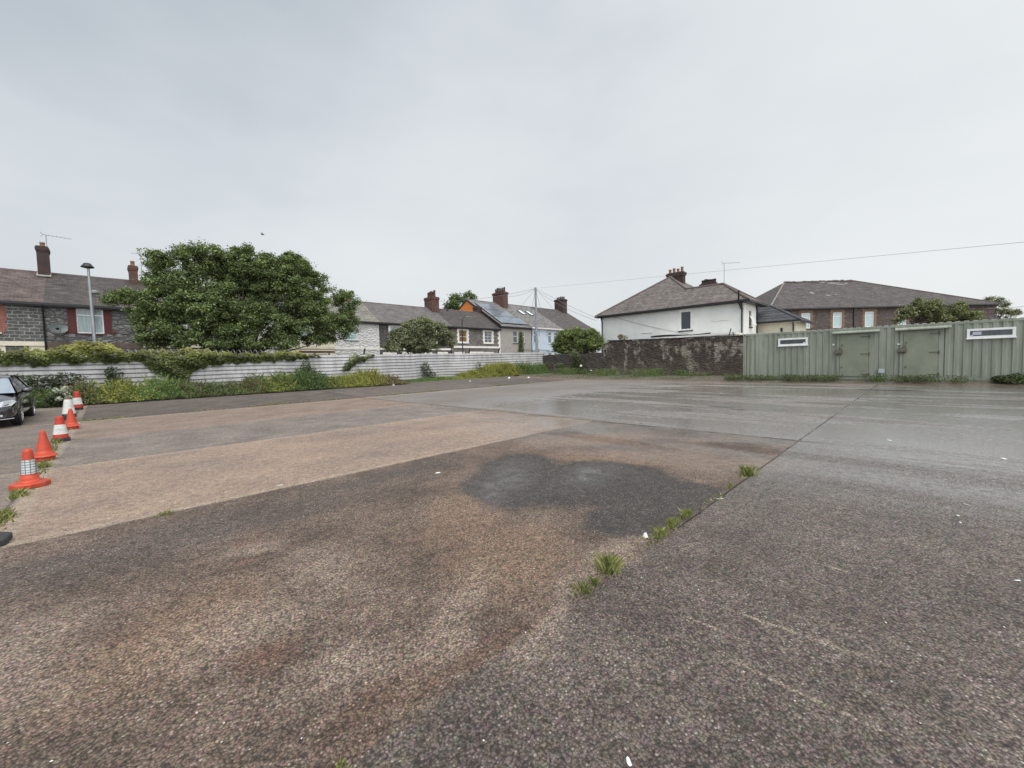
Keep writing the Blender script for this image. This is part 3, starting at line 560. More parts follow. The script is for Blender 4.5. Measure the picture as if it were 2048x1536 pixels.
aerial(h.r, (2.15, 41.8, 8.2), 2.2, .7, -1, .1, 4)
mb = MB(); mb.smooth = True
cdish = h.F.p(-2.08, .42, 4.32)
nd = Vector((.35, -.9, .45)).normalized(); t1 = nd.cross(Vector((0, 0, 1))).normalized(); t2 = t1.cross(nd)
rings = [[cdish + nd * (-.10 * (1 - (k / 5) ** 2)) + (t1 * math.cos(q) * .42 + t2 * math.sin(q) * .33) * (k / 5) for q in [2 * math.pi * j / 20 for j in range(20)]] for k in range(1, 6)]
mb.raw([p for r in rings for p in r], [(i * 20 + j, i * 20 + (j + 1) % 20, (i + 1) * 20 + (j + 1) % 20, (i + 1) * 20 + j) for i in range(4) for j in range(20)] + [tuple(range(20))])
mb.smooth = False; mb.tube([cdish - nd * .1, h.F.p(-2.2, .0, 4.15)], .025, 6); mb.tube([cdish - t2 * .3, cdish + nd * .35 - t2 * .12], .015, 5); mb.box(*(lambda c: (c.x - .04, c.x + .04, c.y - .04, c.y + .04, c.z - .04, c.z + .04))(cdish + nd * .35 - t2 * .12))
mb.build('satellite_dish', plain('dish_grey', (.12, .135, .135), .5, .1), h.r)
# hidden-ish middle houses
specs = [(1.75, 6.1, M_ROUGH, S_DARK, 'stone house directly behind the left half of the big tree', 0), (6.1, 10.5, M_WHST, S_DARK, 'white walled house behind the middle of the big tree', 1), (10.5, 14.8, M_CREAMR, S_GREY, 'house with tan bands and red trim behind the right side of the big tree', 2)]
for x0, x1, wm, rm, lb, k in specs:
    g1, g2 = gf(x0); u0 = (x0 + 1.3, x0 + 2.5, 4.05, 5.6)
    h = House(x0, x1, YT, ZB, ZE, YR, ZR, wm, rm, [g1, g2, u0], lb); h.win(*u0, bars_z=(4.8,), bars_u=(x0 + 1.9,), sill=M_TRIMW)
    h.band(x0 + .02, x1 - .02, 3.2, 3.45, M_CREAM if k != 1 else M_TRIMW); h.win(*g1); h.door(*g2, BD)
    if k == 2:
        mb = MB(); h.F.box(mb, x0 + 1.0, x1 - .02, .001, .03, 2.86, 3.0); mb.build('lintel', M_REDP, h.r); surround(h.F, h.r, *g1, M_REDP, .16, 0, 0, .03); surround(h.F, h.r, x0 + 2.6, x0 + 3.7, 1.2, 2.8, M_REDP, .16, 0, 0, .02)
# H5 whitewashed
x0, x1 = 14.8, 19.2; u0 = (15.85, 17.0, 4.05, 5.55); g1 = (14.95, 15.95, 1.2, 2.72); g2 = (17.15, 18.15, ZB + .01, 2.75)
h = House(x0, x1, YT, ZB, ZE, YR, ZR, M_WHST, S_GREEN, [u0, g1, g2], 'whitewashed rough stone house with a lichened roof, right beside the big tree')
h.win(*u0, bars_z=(4.55,), pane=G_AQUA, sill=M_METAL); h.band(x0, x1, 3.15, 3.35, M_TRIMW, .05); h.win(*g1); h.door(*g2, BD)
mb = MB(); mb.box(17.6, 18.0, 41.4, 42.0, 8.0, 8.75); mb.build('chimney_stub', M_CHIM, h.roof)
# H6 H7 dark stone
for x0, x1, rm, lb, k in ((19.2, 23.6, S_GREY, 'dark stone house with white window trim between the white house and the olive shrub', 0), (23.6, 27.95, S_GREY, 'dark stone house mostly hidden by the olive shrub', 1)):
    u0 = (x0 + 1.2, x0 + 2.35, 4.0, 5.5) if not k else (x0 + 1.0, x0 + 2.2, 4.0, 5.5); g1 = (x0 + .5, x0 + 1.6, 1.2, 2.7); g2 = (x0 + 2.6, x0 + 3.6, ZB + .01, 2.75)
    h = House(x0, x1, YT, ZB, ZE, YR, ZR, M_DARKST, rm, [u0, g1, g2], lb)
    h.win(*u0, bars_z=(4.6,), pane=G_AQUA); surround(h.F, h.r, *u0, M_TRIMW, .2, .12); h.band(x0, x1, 3.15, 3.35, M_TRIMW, .05); h.win(*g1, pane=G_DARK); surround(h.F, h.r, *g1, M_TRIMW, .2, .2); h.door(*g2, BD); surround(h.F, h.r, *g2, M_TRIMW, .18, .2, 0)
    if k: h.pipe(27.85)
chimney(h.roof, 27.3, 28.3, 40.7, 42.3, 7.6, 9.55, 5, M_CHIM, M_CHIM, .75, 'y')
mb = MB(); mb.tube([(29.9, 41.3, 8.1), (29.9, 41.3, 9.1)], .09, 7); mb.build('flue', M_BLACK, h.roof)
# H8 H9 grey stone with white surrounds
for x0, x1, wx, lb, k in ((27.95, 31.8, (29.05, 30.2), 'grey stone house with amber blinds in its white framed upstairs window', 0), (31.8, 35.55, (32.95, 34.15), 'grey stone end house with white toothed corner stones under the orange gable', 1)):
    u0 = (*wx, 4.12, 5.5); g1 = (x0 + .55, x0 + 1.6, 1.2, 2.75) if not k else (x0 + 1.2, x0 + 2.4, 1.2, 2.75); g2 = (x0 + 2.7, x0 + 3.5, ZB + .01, 2.8) if not k else (x0 + .05, x0 + .75, ZB + .01, 2.8)
    h = House(x0, x1, YT, ZB, ZE, YR, ZR, M_DARKST if 0 else rubble('grey_brown_stone', [(.12, .11, .10), (.20, .185, .17), (.15, .14, .13), (.25, .235, .215)], (.26, .24, .21), 2.6, 6, .04), S_DARK, [u0, g1, g2], lb)
    h.win(*u0, bars_z=(4.75,) if not k else (4.5, 4.85, 5.2), bars_u=((wx[0] + wx[1]) / 2,), pane=G_AMB if not k else G_GREYP, thin=.02); surround(h.F, h.r, *u0, M_TRIMW, .22, .22, .16, .04, True)
    h.band(x0 + (.3 if not k else 0), x1 - .02, 3.42, 3.66, M_TRIMW, .07); h.win(*g1, pane=G_GREYP); surround(h.F, h.r, *g1, M_TRIMW, .2, .2); h.door(*g2, BD); surround(h.F, h.r, *g2, M_TRIMW, .16, .2, 0)
    if k:
        mb = MB(); z = ZB
        while z < 5.7: h.F.box(mb, 35.55 - (.42 if int(z / .3) % 2 else .25), 35.57, .001, .035, z, z + .3); z += .3
        mb.build('quoin', M_TRIMW, h.r)
        chimney(h.roof, 35.0, 35.75, 41.6, 42.6, 7.9, 9.1, 2, M_CHIMD, M_CHIMD, .2, 'y', .03)
# taller houses beyond
YF2, YR2, ZR2, ZE2 = 38.0, 44.6, 10.35, 6.3
g = [(37.9, 38.75, 4.15, 5.75), (39.35, 40.1, 4.15, 5.75), (37.9, 38.75, 1.3, 3.0), (39.35, 40.1, 1.3, 3.0)]
h = House(35.62, 41.3, YF2, ZB, ZE2, YR2, ZR2, M_GREYR, S_LICH, g, 'taller grey pebbledashed house with an orange gable and solar panels on its roof', group='taller terraced houses beyond', cat='house')
for q in g: h.win(*q, bars_z=((q[2] + q[3]) / 2 + .1,), pane=G_GREYP, sill=M_BLACK)
mb = MB(); mb.face([(35.60, YF2 + .3, ZE2 + .1), (35.60, 2 * YR2 - YF2 - .3, ZE2 + .1), (35.60, YR2, ZR2 - .05)][::-1]); mb.prism([(35.5, YF2 - .2, ZE2 - .35), (35.5, YF2 - .2, ZE2 + .12), (35.5, YR2, ZR2 + .14), (35.5, 2 * YR2 - YF2 + .2, ZE2 + .12), (35.5, 2 * YR2 - YF2 + .2, ZE2 + .0), (35.5, YR2, ZR2 - .08)], (0, 0, 0), (.1, 0, 0)); 
h_g = mb.build('gable_cladding', [M_ORANGE, M_BLACK], h.r); h_g.data.polygons[1].material_index = 0
for pl in list(h_g.data.polygons)[1:]: pl.material_index = 1
SOLAR = NT('solar_glass'); SOLAR = (lambda t: t.fin(t.mix(t.rng(t.noise(t.pos(), 1.2, 2), .3, .7), (.16, .19, .22), (.24, .27, .30)), .16, None, .2, .9))(SOLAR)
sl = (ZR2 - ZE2) / (YR2 - YF2); sn = Vector((0, -sl, 1)).normalized(); sd_ = Vector((0, 1, sl)).normalized()
def onroof(x, s, d): p = Vector((x, YF2 - .25, ZE2 - .25 * sl + .12)) + sd_ * s + sn * d; return p
for row, (s0, xa, n) in enumerate(((.7, 36.1, 7), (2.75, 36.1, 6), (4.8, 36.1, 4))):
    for i in range(n):
        a = xa + i * .72; mb = MB(); pp = [onroof(a, s0, .10), onroof(a + .70, s0, .10), onroof(a + .70, s0 + 2.0, .10), onroof(a, s0 + 2.0, .10)]
        mb.prism(pp, (0, 0, 0), sn * .035); mb.m = 1; q = [onroof(a + .03, s0 + .03, .138), onroof(a + .67, s0 + .03, .138), onroof(a + .67, s0 + 1.97, .138), onroof(a + .03, s0 + 1.97, .138)]; mb.face(q)
        mb.build('solar_panel', [M_BLACK, SOLAR], h.roof)
chimney(h.roof, 41.0, 42.0, 43.0, 45.2, 9.1, 11.9, 6, M_CHIM, M_CHIMD, .7, 'y', .10)
aerial(h.r, (42.6, 44.8, 10.3), 2.6, .9, -1, 0, 3)
g = [(41.9, 42.75, 4.25, 5.85), (45.0, 45.75, 4.25, 5.85), (46.3, 47.0, 4.25, 5.85), (41.9, 42.75, 1.2, 2.9), (45.0, 45.75, 1.2, 2.9), (46.3, 47.0, 1.2, 2.9)]
h = House(41.3, 48.2, YF2, ZB, ZE2 + .1, YR2, ZR2, M_BLUE, S_LICH, g, 'pale blue rendered house with two roof lights, seen behind the telegraph pole', group='taller terraced houses beyond', gut=M_TRIMW)
for q in g: h.win(*q, bars_z=(q[2] + 1.1,), pane=G_GREYP, sill=M_BLUE)
M_BLT = plain('grey_blue_trim', (.30, .37, .44), .7, .1)
for a, b in ((41.9, 42.75), (45.0, 47.0)):
    mb = MB(); h.F.box(mb, a - .35, b + .35, .002, .06, 5.98, 6.12); h.F.box(mb, a - .35, a - .2, .002, .05, 5.2, 5.978); h.F.box(mb, b + .2, b + .35, .002, .05, 5.2, 5.978); h.F.box(mb, a - .3, b + .3, .002, .05, 3.05, 3.15); mb.build('window_surround', M_BLT, h.r)
mb = MB(); mb.tube([(41.4, YF2 - .1, 6.1), (41.4, YF2 - .1, .5)], .05, 6); mb.build('downpipe', M_BLACK, h.r)
for a in (43.4, 45.1):
    mb = MB(); mb.prism([onroof(a, 4.3, .07), onroof(a + .75, 4.3, .07), onroof(a + .75, 5.7, .07), onroof(a, 5.7, .07)], (0, 0, 0), sn * .06); k_ = mb.build('roof_light', M_BLACK, h.roof)
    mb = MB(); mb.face([onroof(a + .08, 4.38, .133), onroof(a + .67, 4.38, .133), onroof(a + .67, 5.62, .133), onroof(a + .08, 5.62, .133)]); mb.build('pane', plain('roof_light_glass', (.75, .78, .8), .1, .03), k_)
h = House(48.2, 57.2, YF2, ZB, ZE2 + .1, YR2, ZR2, M_GREYR, S_WORN, [], 'far end house with a plain dark brown roof and a dark chimney', group='taller terraced houses beyond')
chimney(h.roof, 55.6, 56.8, 43.6, 45.4, 9.6, 12.3, 5, M_CHIMD, M_CHIMD, .45, 'y', .08)
# distant pointed turret right of it
c = onY(1178, 670, 60); r = thing('chimney_stack', (c.x, 60, .4), 'small dark distant chimney stack with a pointed top, left of the white house', 'chimney')
mb = MB(); mb.box(c.x - .65, c.x + .65, 59.4, 60.6, .4, c.z + 1.0); mb.build('stack', M_CHIMD, r)
mb = MB(); mb.lathe((c.x, 60, c.z + .9), [(.85, 0), (.7, .15), (.35, .9), (.3, 1.2), (.0, 1.5)], 8); mb.build('cap', M_CHIMD, r)

# ------------------------------------------------------------------ white rendered house
XW, YL, YRt, EZ = 34.0, 22.0, 9.6, 5.75
r = thing('white_house', (XW, 15.8, .3), 'white rendered two storey house with a hipped tile roof behind the stone yard wall', 'house')
F = Fac((XW, YL, 0), (0, -1, 0))     # u = YL - y
Lw = YL - YRt; XB = XW + 3.2
op = (7.02, 7.92, 3.92, 5.38)
p1 = onX(1359, 622, XW); p2 = onX(1384, 660, XW); op = (YL - p1.y, YL - p2.y, p2.z, p1.z)
mb = MB(); F.grid(mb, 0, Lw, .3, EZ, [op], .1); F2 = Fac((XW, YRt, 0), (1, 0, 0))
o2 = (1.35, 2.0, 3.9, 5.2); F2.grid(mb, 0, 3.2, .3, EZ, [o2], .1)
mb.face([(XW + 9.5, YL, .3), (XW, YL, .3), (XW, YL, EZ), (XW + 9.5, YL, EZ)]); mb.face([(XB, YRt, .3), (XB, YRt + 5.4, .3), (XB, YRt + 5.4, EZ), (XB, YRt, EZ)])
mb.face([(XB, 15, .3), (XW + 9.5, 15, .3), (XW + 9.5, 15, EZ), (XB, 15, EZ)]); mb.face([(XW + 9.5, 15, .3), (XW + 9.5, YL, .3), (XW + 9.5, YL, EZ), (XW + 9.5, 15, EZ)])
mb.build('wall', M_RENDER, r)
window(F, r, *op, pane=G_DARK, fw_=.13, sill=M_BLACK, dep=.08); 
mb = MB(); F.box(mb, op[0] - .16, op[0], .001, .03, op[2], op[3] + .12); F.box(mb, op[0], op[1] + .05, .001, .03, op[3] + .002, op[3] + .12); mb.build('window_surround', M_TRIMW, r)
w_ = window(F2, r, *o2, pane=G_DARK, fw_=.07, sill=M_BLACK, dep=.08)
mb = MB(); a = F2.p(o2[0] + .05, 0, 4.75); mb.prism([F2.p(o2[0] + .04, .02, 4.72), F2.p(o2[1] - .04, .02, 4.72), F2.p(o2[1] - .04, .36, 4.0), F2.p(o2[0] + .04, .36, 4.0)], (0, 0, 0), (0, -.03, 0)); mb.build('open_casement', M_WHITE, w_)
# roof: hips at 45 degrees in plan, one slope of 35 degrees
ov = .4; k = .70; ez = EZ - .02
xf = XW - ov; yl = YL + ov; yr = YRt - ov; ap = 5.1; lo = 2.55
A = Vector((xf + ap, yl - ap, ez + k * ap)); B = Vector((xf + lo, yr + lo, ez + k * lo))
CL = Vector((xf, yl, ez)); CR = Vector((xf, yr, ez))
# junction where the hip from the apex comes down to the lower ridge height
J = Vector((xf + lo, A.y - (ap - lo), ez + k * lo))
CB = Vector((xf + 2 * lo, yr, ez)); BK = Vector((xf + 2 * ap, yl, ez)); KB = Vector((xf + 2 * lo, J.y - lo, ez))
A2 = A + Vector((2.2, 0, 0)); th = Vector((0, 0, .09))
mb = MB()
for poly in ([CL, CR, B, J, A], [CR, CB, B], [CB, KB + Vector((0, 0, 0)), J, B], [CL, A, A2 + Vector((0, 0, 0)), BK + Vector((2.2, 0, 0))], [A, J, KB, Vector((A2.x, J.y - lo, ez)), A2], [A2, Vector((A2.x, J.y - lo, ez)), Vector((BK.x + 2.2, J.y - lo, ez)), BK + Vector((2.2, 0, 0))]):
    mb.face([p + th for p in poly][::-1] if (poly[1] - poly[0]).cross(poly[2] - poly[0]).z < 0 else [p + th for p in poly])
rf = mb.build('roof', S_RED, r)
mb = MB(); mb.smooth = True
for a, b in ((CL, A), (A, J), (J, B), (B, CR), (B, CB), (A, A2)):
    mb.tube([a + th, b + th], .10, 7)
mb.build('ridge', M_RIDGE, rf)
mb = MB(); mb.box(xf - .10, xf + .01, yr - .05, yl + .05, ez - .06, ez + .085); mb.box(xf + .012, CB.x, yr - .10, yr + .01, ez - .06, ez + .085); mb.box(xf + .012, XW - .003, yr + .012, yl - .02, ez - .10, ez - .03); mb.box(XW, CB.x, yr + .012, YRt - .003, ez - .10, ez - .03); mb.build('gutter', M_BLACK, r)
for (px, py), z in (((XW - .07, YL - .12), 0), ((XW - .07, YRt + .10), 0), ((XB + .02, YRt - .07), 0)):
    mb = MB(); mb.tube([(px - .2, py, ez - .05), (px, py, ez - .5), (px, py, .4)], .06, 8); mb.build('downpipe', M_BLACK, r)
mb = MB(); mb.tube([(XW - .5, YRt + .2, ez + .75), (XW - .5, YRt + .2, ez - .1), (XW - .15, YRt + .1, ez - .55)], .07, 8); mb.build('vent_pipe', M_BLACK, r)
for (ax, ay), L in (((1284, 666), 1.0), ((1422, 642), 1.3)):
    p = onX(ax, ay, XW); mb = MB(); F.box(mb, YL - p.y, YL - p.y + L, .001, .05, p.z - .03, p.z + .03); mb.build('wall_vent_strip', M_TRIMW, r)
X1 = A.x + .9; X2 = B.x + 1.7
chimney(rf, X1 - .28, X1 + .28, onX(1366, 550, X1 - .28).y, onX(1334, 550, X1 - .28).y, A.z - 1.0, onX(1350, 546, X1).z, 4, M_CHIMD, M_POT, .42, 'y', .10)
chimney(rf, X2 - .28, X2 + .28, onX(1430, 570, X2 - .28).y, onX(1401, 570, X2 - .28).y, B.z - 1.6, onX(1415, 567, X2).z, 5, M_CHIMD, M_CHIMD, .36, 'y', .10)
aerial(r, (B.x + 1.2, B.y + .3, B.z - .2), 2.2, 1.5, .9, -.9, 6)
mb = MB(); p = onX(1187, 633, XW - .5); 
for dz in (0, -.18): mb.tube([(XW, YL - .1, p.z + dz), (XW - .5, YL + .25, p.z + dz)], .02, 5); mb.lathe((XW - .5, YL + .25, p.z + dz), [(.0, -.06), (.06, -.04), (.05, .05), (0, .06)], 8)
mb.build('wire_bracket', M_METAL, r)

# cream outbuilding with charcoal tiles
a = onX(1519, 642, 37.8); XC = 37.8
rc = thing('cream_house', (XC, 8, .3), 'small cream rendered house with a charcoal tiled roof beyond the green container', 'house')
pc = onX(1590, 641, XC); ez = pc.z
F = Fac((XC, 11.5, 0), (0, -1, 0)); yc = pc.y
mb = MB(); F.grid(mb, 0, 11.5 - yc, .3, ez, [], .1); Fc = Fac((XC, yc, 0), (1, 0, 0)); oc = (.25, .55, ez - 1.55, ez - .55); Fc.grid(mb, 0, 4.2, .3, ez, [oc], .08)
mb.face([(XC + 4.2, yc, .3), (XC + 4.2, 11.5, .3), (XC + 4.2, 11.5, ez), (XC + 4.2, yc, ez)]); mb.face([(XC + 4.2, 11.5, .3), (XC, 11.5, .3), (XC, 11.5, ez), (XC + 4.2, 11.5, ez)]); mb.build('wall', M_CREAMR, rc)
window(Fc, rc, *oc, pane=G_GREYP, dep=.06)
q = .35; hh = 1.45; c0 = Vector((XC - q, yc - q, ez)); c1 = Vector((XC - q, 11.8, ez)); rr = 2.45
R0 = Vector((XC - q + rr, yc - q + rr, ez + hh)); R1 = Vector((XC - q + rr, 11.8, ez + hh)); c2 = Vector((XC - q + 2 * rr, yc - q, ez)); c3 = Vector((XC - q + 2 * rr, 11.8, ez)); th = Vector((0, 0, .07))
mb = MB()
for poly in ([c1, c0, R0, R1], [c0, c2, R0], [c2, c3, R1, R0]): mb.face([p + th for p in poly])
rfc = mb.build('roof', S_CHAR, rc)
mb = MB(); mb.smooth = True
for a, b in ((c0, R0), (R0, R1), (R0, c2)): mb.tube([a + th, b + th], .09, 6)
for i in range(1, 6):     # stepped tile courses
    f = i / 6; a = c0.lerp(R0, f) + th; b = c1.lerp(R1, f) + th; mb.tube([a, b], .025, 4)
mb.build('ridge', S_CHAR, rfc)
mb = MB(); mb.box(c0.x - .08, c0.x + .01, c0.y - .05, 11.8, ez - .09, ez + .05); mb.box(c0.x + .012, c2.x, c0.y - .08, c0.y + .01, ez - .09, ez + .05); mb.build('gutter', M_BLACK, rc)
mb = MB(); mb.box(c0.x + .015, XC - .002, c0.y + .015, 11.7, ez - .12, ez - .02); mb.build('soffit', M_TRIMW, rc)
mb = MB(); mb.tube([(XC - .25, yc + .1, ez), (XC - .05, yc + .1, ez - .35), (XC - .05, yc + .1, .4)], .05, 6); mb.build('downpipe', M_BLACK, rc)
mb = MB(); F.box(mb, 11.5 - yc - .95, 11.5 - yc - .80, .001, .03, ez - 1.6, ez - .5); mb.build('wall_vent', M_BLACK, rc)

# ------------------------------------------------------------------ brown stone terrace at the right, facing the yard
D = 46.0
def atD(px, py, dd=D): return EYE + ray(px, py) * dd
pL = atD(1540, 616); pR = atD(1990, 607); tdir = (pR - pL); tdir.z = 0; Lb = tdir.length; tdir.normalize(); zE = (pL.z + pR.z) / 2
F = Fac((pL.x, pL.y, 0), tdir); back = -F.n
rb = thing('stone_terrace', (pL.x, pL.y, .3), 'long brown stone block with buff brick window edges above the green container', 'building')
ops = []
for px in (1612, 1675, 1739, 1805, 1872):
    a = atD(px - 8.5, 625); u = (a - F.o).dot(F.t); ops.append((u, u + 1.0, zE - 2.35, zE - .62))
mb = MB(); F.grid(mb, 0, Lb, .3, zE, ops, .12)
dpt = 9.0
mb.face([F.p(0, -dpt, .3), F.p(0, 0, .3), F.p(0, 0, zE), F.p(0, -dpt, zE)]); mb.face([F.p(Lb, 0, .3), F.p(Lb, -dpt, .3), F.p(Lb, -dpt, zE), F.p(Lb, 0, zE)]); mb.face([F.p(Lb, -dpt, .3), F.p(0, -dpt, .3), F.p(0, -dpt, zE), F.p(Lb, -dpt, zE)])
mb.build('wall', M_PENN, rb)
for o_ in ops:
    window(F, rb, *o_, pane=G_AQUA, bars_z=(o_[3] - .5,), fw_=.09, dep=.08); surround(F, rb, *o_, M_QUOIN, .26, .34, 0, .02, True)
def fr(u, d, z): return F.p(u, d, z)
hgt = 3.05; e = .3
uT0 = (atD(1573, 566) - F.o).dot(F.t) + .4; uT1 = (atD(1706, 563) - F.o).dot(F.t) + 1.2
zT = atD(1640, 564, D + 4.5).z; uT0 = (atD(1566, 566, D + 4.5) - F.o).dot(F.t); uT1 = (atD(1706, 563, D + 4.5) - F.o).dot(F.t)
f0, f1 = fr(-e, e, zE - .1), fr(Lb + e + .2, e, zE - .1); r0, r1 = fr(uT0, -4.5, zT), fr(uT1, -4.5, zT); b0, b1 = fr(-e - 1.2, -9.3, zE - .1), fr(Lb + e, -9.3, zE - .1)
mb = MB(); mb.face([f0, f1, r1, r0]); mb.face([b0, f0, r0]); mb.face([b1, b0, r0, r1]); mb.face([f1, b1, r1]); rfb = mb.build('roof', S_WORN, rb)
mb = MB(); mb.smooth = True; mb.tube([f0, r0], .09, 6); mb.build('hip_ridge', plain('mortared_hip', (.26, .23, .20), .9, .3, 3), rfb)
mb = MB(); mb.smooth = True
for i in range(26):
    a = r0.lerp(r1, i / 26); b = r0.lerp(r1, (i + .93) / 26); dz = Vector((0, 0, random.uniform(-.03, .07)))
    mb.tube([a + dz, b + dz], .13, 6)
for i in range(40):
    a = r1.lerp(f1, i / 40); b = r1.lerp(f1, (i + .93) / 40); mb.tube([a, b], .08, 6)
mb.build('ridge', M_RIDGE, rfb)
mb = MB(); F.box(mb, -.2, Lb + .2, e, e + .10, zE - .22, zE - .08); mb.build('gutter', M_BLACK, rb)
M_BARE = plain('bare_battens', (.22, .205, .19), .9, .35, 6)
def rp(u, f):      # point on the front slope, f = 0 eaves .. 1 ridge
    k_ = zT - (zE - .1); return F.p(u, e - (4.5 + e) * f, zE - .1 + k_ * f + .03)
for u, f, w_, h_ in ((uT0 + 5.0, .90, 1.6, .035), (uT0 + 5.9, .84, 1.1, .025), (uT0 + 4.2, .95, .8, .03), (uT0 + 7.0, .88, .5, .03), (uT0 + 3.1, .42, .6, .03), (uT0 + 4.2, .45, .35, .02), (uT0 + 1.6, .52, .5, .05)):
    mb = MB(); mb.prism([rp(u, f), rp(u + w_ * .5, f - h_ * .4), rp(u + w_, f), rp(u + w_ * .9, f + h_), rp(u + w_ * .4, f + h_ * 1.4), rp(u + .05, f + h_)], (0, 0, 0), (0, 0, .012)); mb.build('bare_patch', M_BARE, rfb)
u_ = (atD(1708, 640) - F.o).dot(F.t); mb = MB(); mb.tube([F.p(u_, .06, zE - .1), F.p(u_, .06, .5)], .06, 6); mb.build('downpipe', M_BLACK, rb)
mb = MB()       # rear wing roof showing low at the right
c = atD(1995, 625, 40); mb.prism([c + tdir * -1.7 + Vector((0, 0, -1.8)), c + tdir * 3.2 + Vector((0, 0, -2.2)), c + tdir * 2.2 + Vector((0, 0, -1.0)), c + tdir * -1.2 + Vector((0, 0, -.2)), c + tdir * -1.7 + Vector((0, 0, -.25))], (0, 0, 0), back * 3); 
o_ = mb.build('outbuilding', S_WORN); props(o_, 'low slate covered outbuilding just above the right end of the container', 'outbuilding')

# ------------------------------------------------------------------ yard walls
XS = 31.0
p0 = onX(1206, 681, XS); 
def wallmesh(x, y0, y1, ztop, zbot, thick, seg=.35, jag=.04):
    mb = MB(); n = max(2, int(abs(y1 - y0) / seg)); V = []; rows = 7
    tp = [ztop(y0 + (y1 - y0) * i / n) + rng.uniform(-jag, jag) for i in range(n + 1)]
    for i in range(n + 1):
        y = y0 + (y1 - y0) * i / n
        for k in range(rows): V.append((x + rng.uniform(-.03, .03), y, zbot + (tp[i] - zbot) * k / (rows - 1)))
        V.append((x + thick, y, tp[i])); V.append((x + thick, y, zbot))
    m_ = rows + 2
    mb.raw(V, [(i * m_ + k, i * m_ + k + 1, (i + 1) * m_ + k + 1, (i + 1) * m_ + k) for i in range(n) for k in range(m_ - 1)])
    mb.raw([V[k] for k in range(m_)], [tuple(range(m_))]); mb.raw(V[-m_:], [tuple(range(m_))[::-1]])
    return mb
zt = lambda y: 2.95 + .27 * (y - 8) / 12 - (max(0, y - (p0.y - .5)) * .5)
o_ = wallmesh(XS, 5.0, p0.y, zt, .1, .45).build('stone_wall', M_OLDW); props(o_, 'tall crumbling dark stone yard wall with pale mortar patches in front of the white house', 'wall')
mb = MB()
n_ = 34
for i in range(n_):
    y = 8.0 + (p0.y - 8.4) * i / n_; d = (p0.y - 8.4) / n_; z = zt(y + d / 2); mb.box(XS - .03 - rng.uniform(0, .03), XS + .46, y, y + d * .96, z + .01, z + .07 + rng.uniform(0, .03))
mb.build('coping', M_DKW, o_); tall_wall = o_
pe = onX(1094, 706, XS); YFEN = 27.0
o_ = wallmesh(XS, p0.y + .02, YFEN - .05, lambda y: 2.22 + .15 * math.sin(y * 1.3) * .3, .1, .4, .35, .05).build('stone_wall', M_DKW); props(o_, 'lower dark stone wall between the tall stone wall and the end of the corrugated fence', 'wall')
for (a_, b_) in (((1455, 682), (1462, 657)), ((1468, 682), (1466, 664))):
    a = onX(*a_, XS + .2); b = onX(*b_, XS + .2); MB().tube([a, b], .035, 6).build('iron_spike', M_BLACK, tall_wall)
# white flat roof edge and black felt lying along behind the tall wall
r = thing('shed', (33, 14, .3), 'flat white edged shed roof with curling black felt showing over the stone wall', 'shed')
a = onX(1305, 676, 32.3); b = onX(1470, 671, 32.3); mb = MB(); mb.box(32.3, 33.6, b.y, a.y, .3, a.z - .12); mb.build('wall', M_TRIMW, r)
mb = MB(); mb.box(32.2, 33.7, b.y - .1, a.y + .1, a.z - .11, a.z + .02); mb.build('fascia', M_TRIMW, r)
mb = MB(); mb.smooth = True; mb.tube([(32.28, a.y + .1 - (a.y - b.y) * t_, a.z + .07 + .05 * math.sin(t_ * 9)) for t_ in np.linspace(0, .75, 12)], [.10 - .05 * t_ for t_ in np.linspace(0, 1, 12)], 7); mb.build('felt_roll', M_BLACK, r)
a = onX(1440, 668, 33.0); b = onX(1474, 676, 33.0); r = thing('slatted_panel', (33, a.y, 2), 'dark slatted blue grey panel standing behind the right end of the stone wall', 'panel')
mb = MB()
for i in range(14): y = b.y + (a.y - b.y) * i / 14; mb.box(32.98, 33.04, y, y + (a.y - b.y) / 14 * .8, 1.0, a.z)
mb.box(33.05, 33.1, b.y, a.y, 1.0, a.z - .05); mb.build('slats', plain('slate_blue', (.10, .14, .18), .6, .2), r)

# ------------------------------------------------------------------ corrugated fence
SHEET = NT('white_painted_sheet')
def _sheet(t):
    p = t.pos(); x = t.map(p, sc=(1, 1, .25)); base = t.mix(t.rng(t.noise(p, .5, 4, .6), .3, .7), (.38, .37, .38), (.58, .57, .575))
    base = t.mix(t.math('MULTIPLY', t.rng(t.noise(t.map(p, sc=(3, 1, .5)), 1.5, 6, .7), .45, .72), .75), base, (.25, .235, .21))
    base = t.mix(t.math('MULTIPLY', t.rng(t.noise(p, 2.4, 6, .75), .62, .72), .6), base, (.25, .13, .08))
    z = t.sep(p, 2); base = t.mix(t.math('MULTIPLY', t.rng(z, 1.1, .3), .35), base, (.22, .20, .14))
    return t.fin(base, .5, t.bump(t.noise(p, 3, 3), .25, .03), .0, .4)
SHEET = _sheet(SHEET)
def ftop(x): return 2.27 + .004 * (x + 4) + (.10 * max(0, min(1, (x - 12) / 18)))
fe = thing('corrugated_fence', (10, YFEN, .2), 'long white horizontally ribbed steel sheet fence with ivy at its left', 'fence')
x = -14.0; k = 0; per = .215
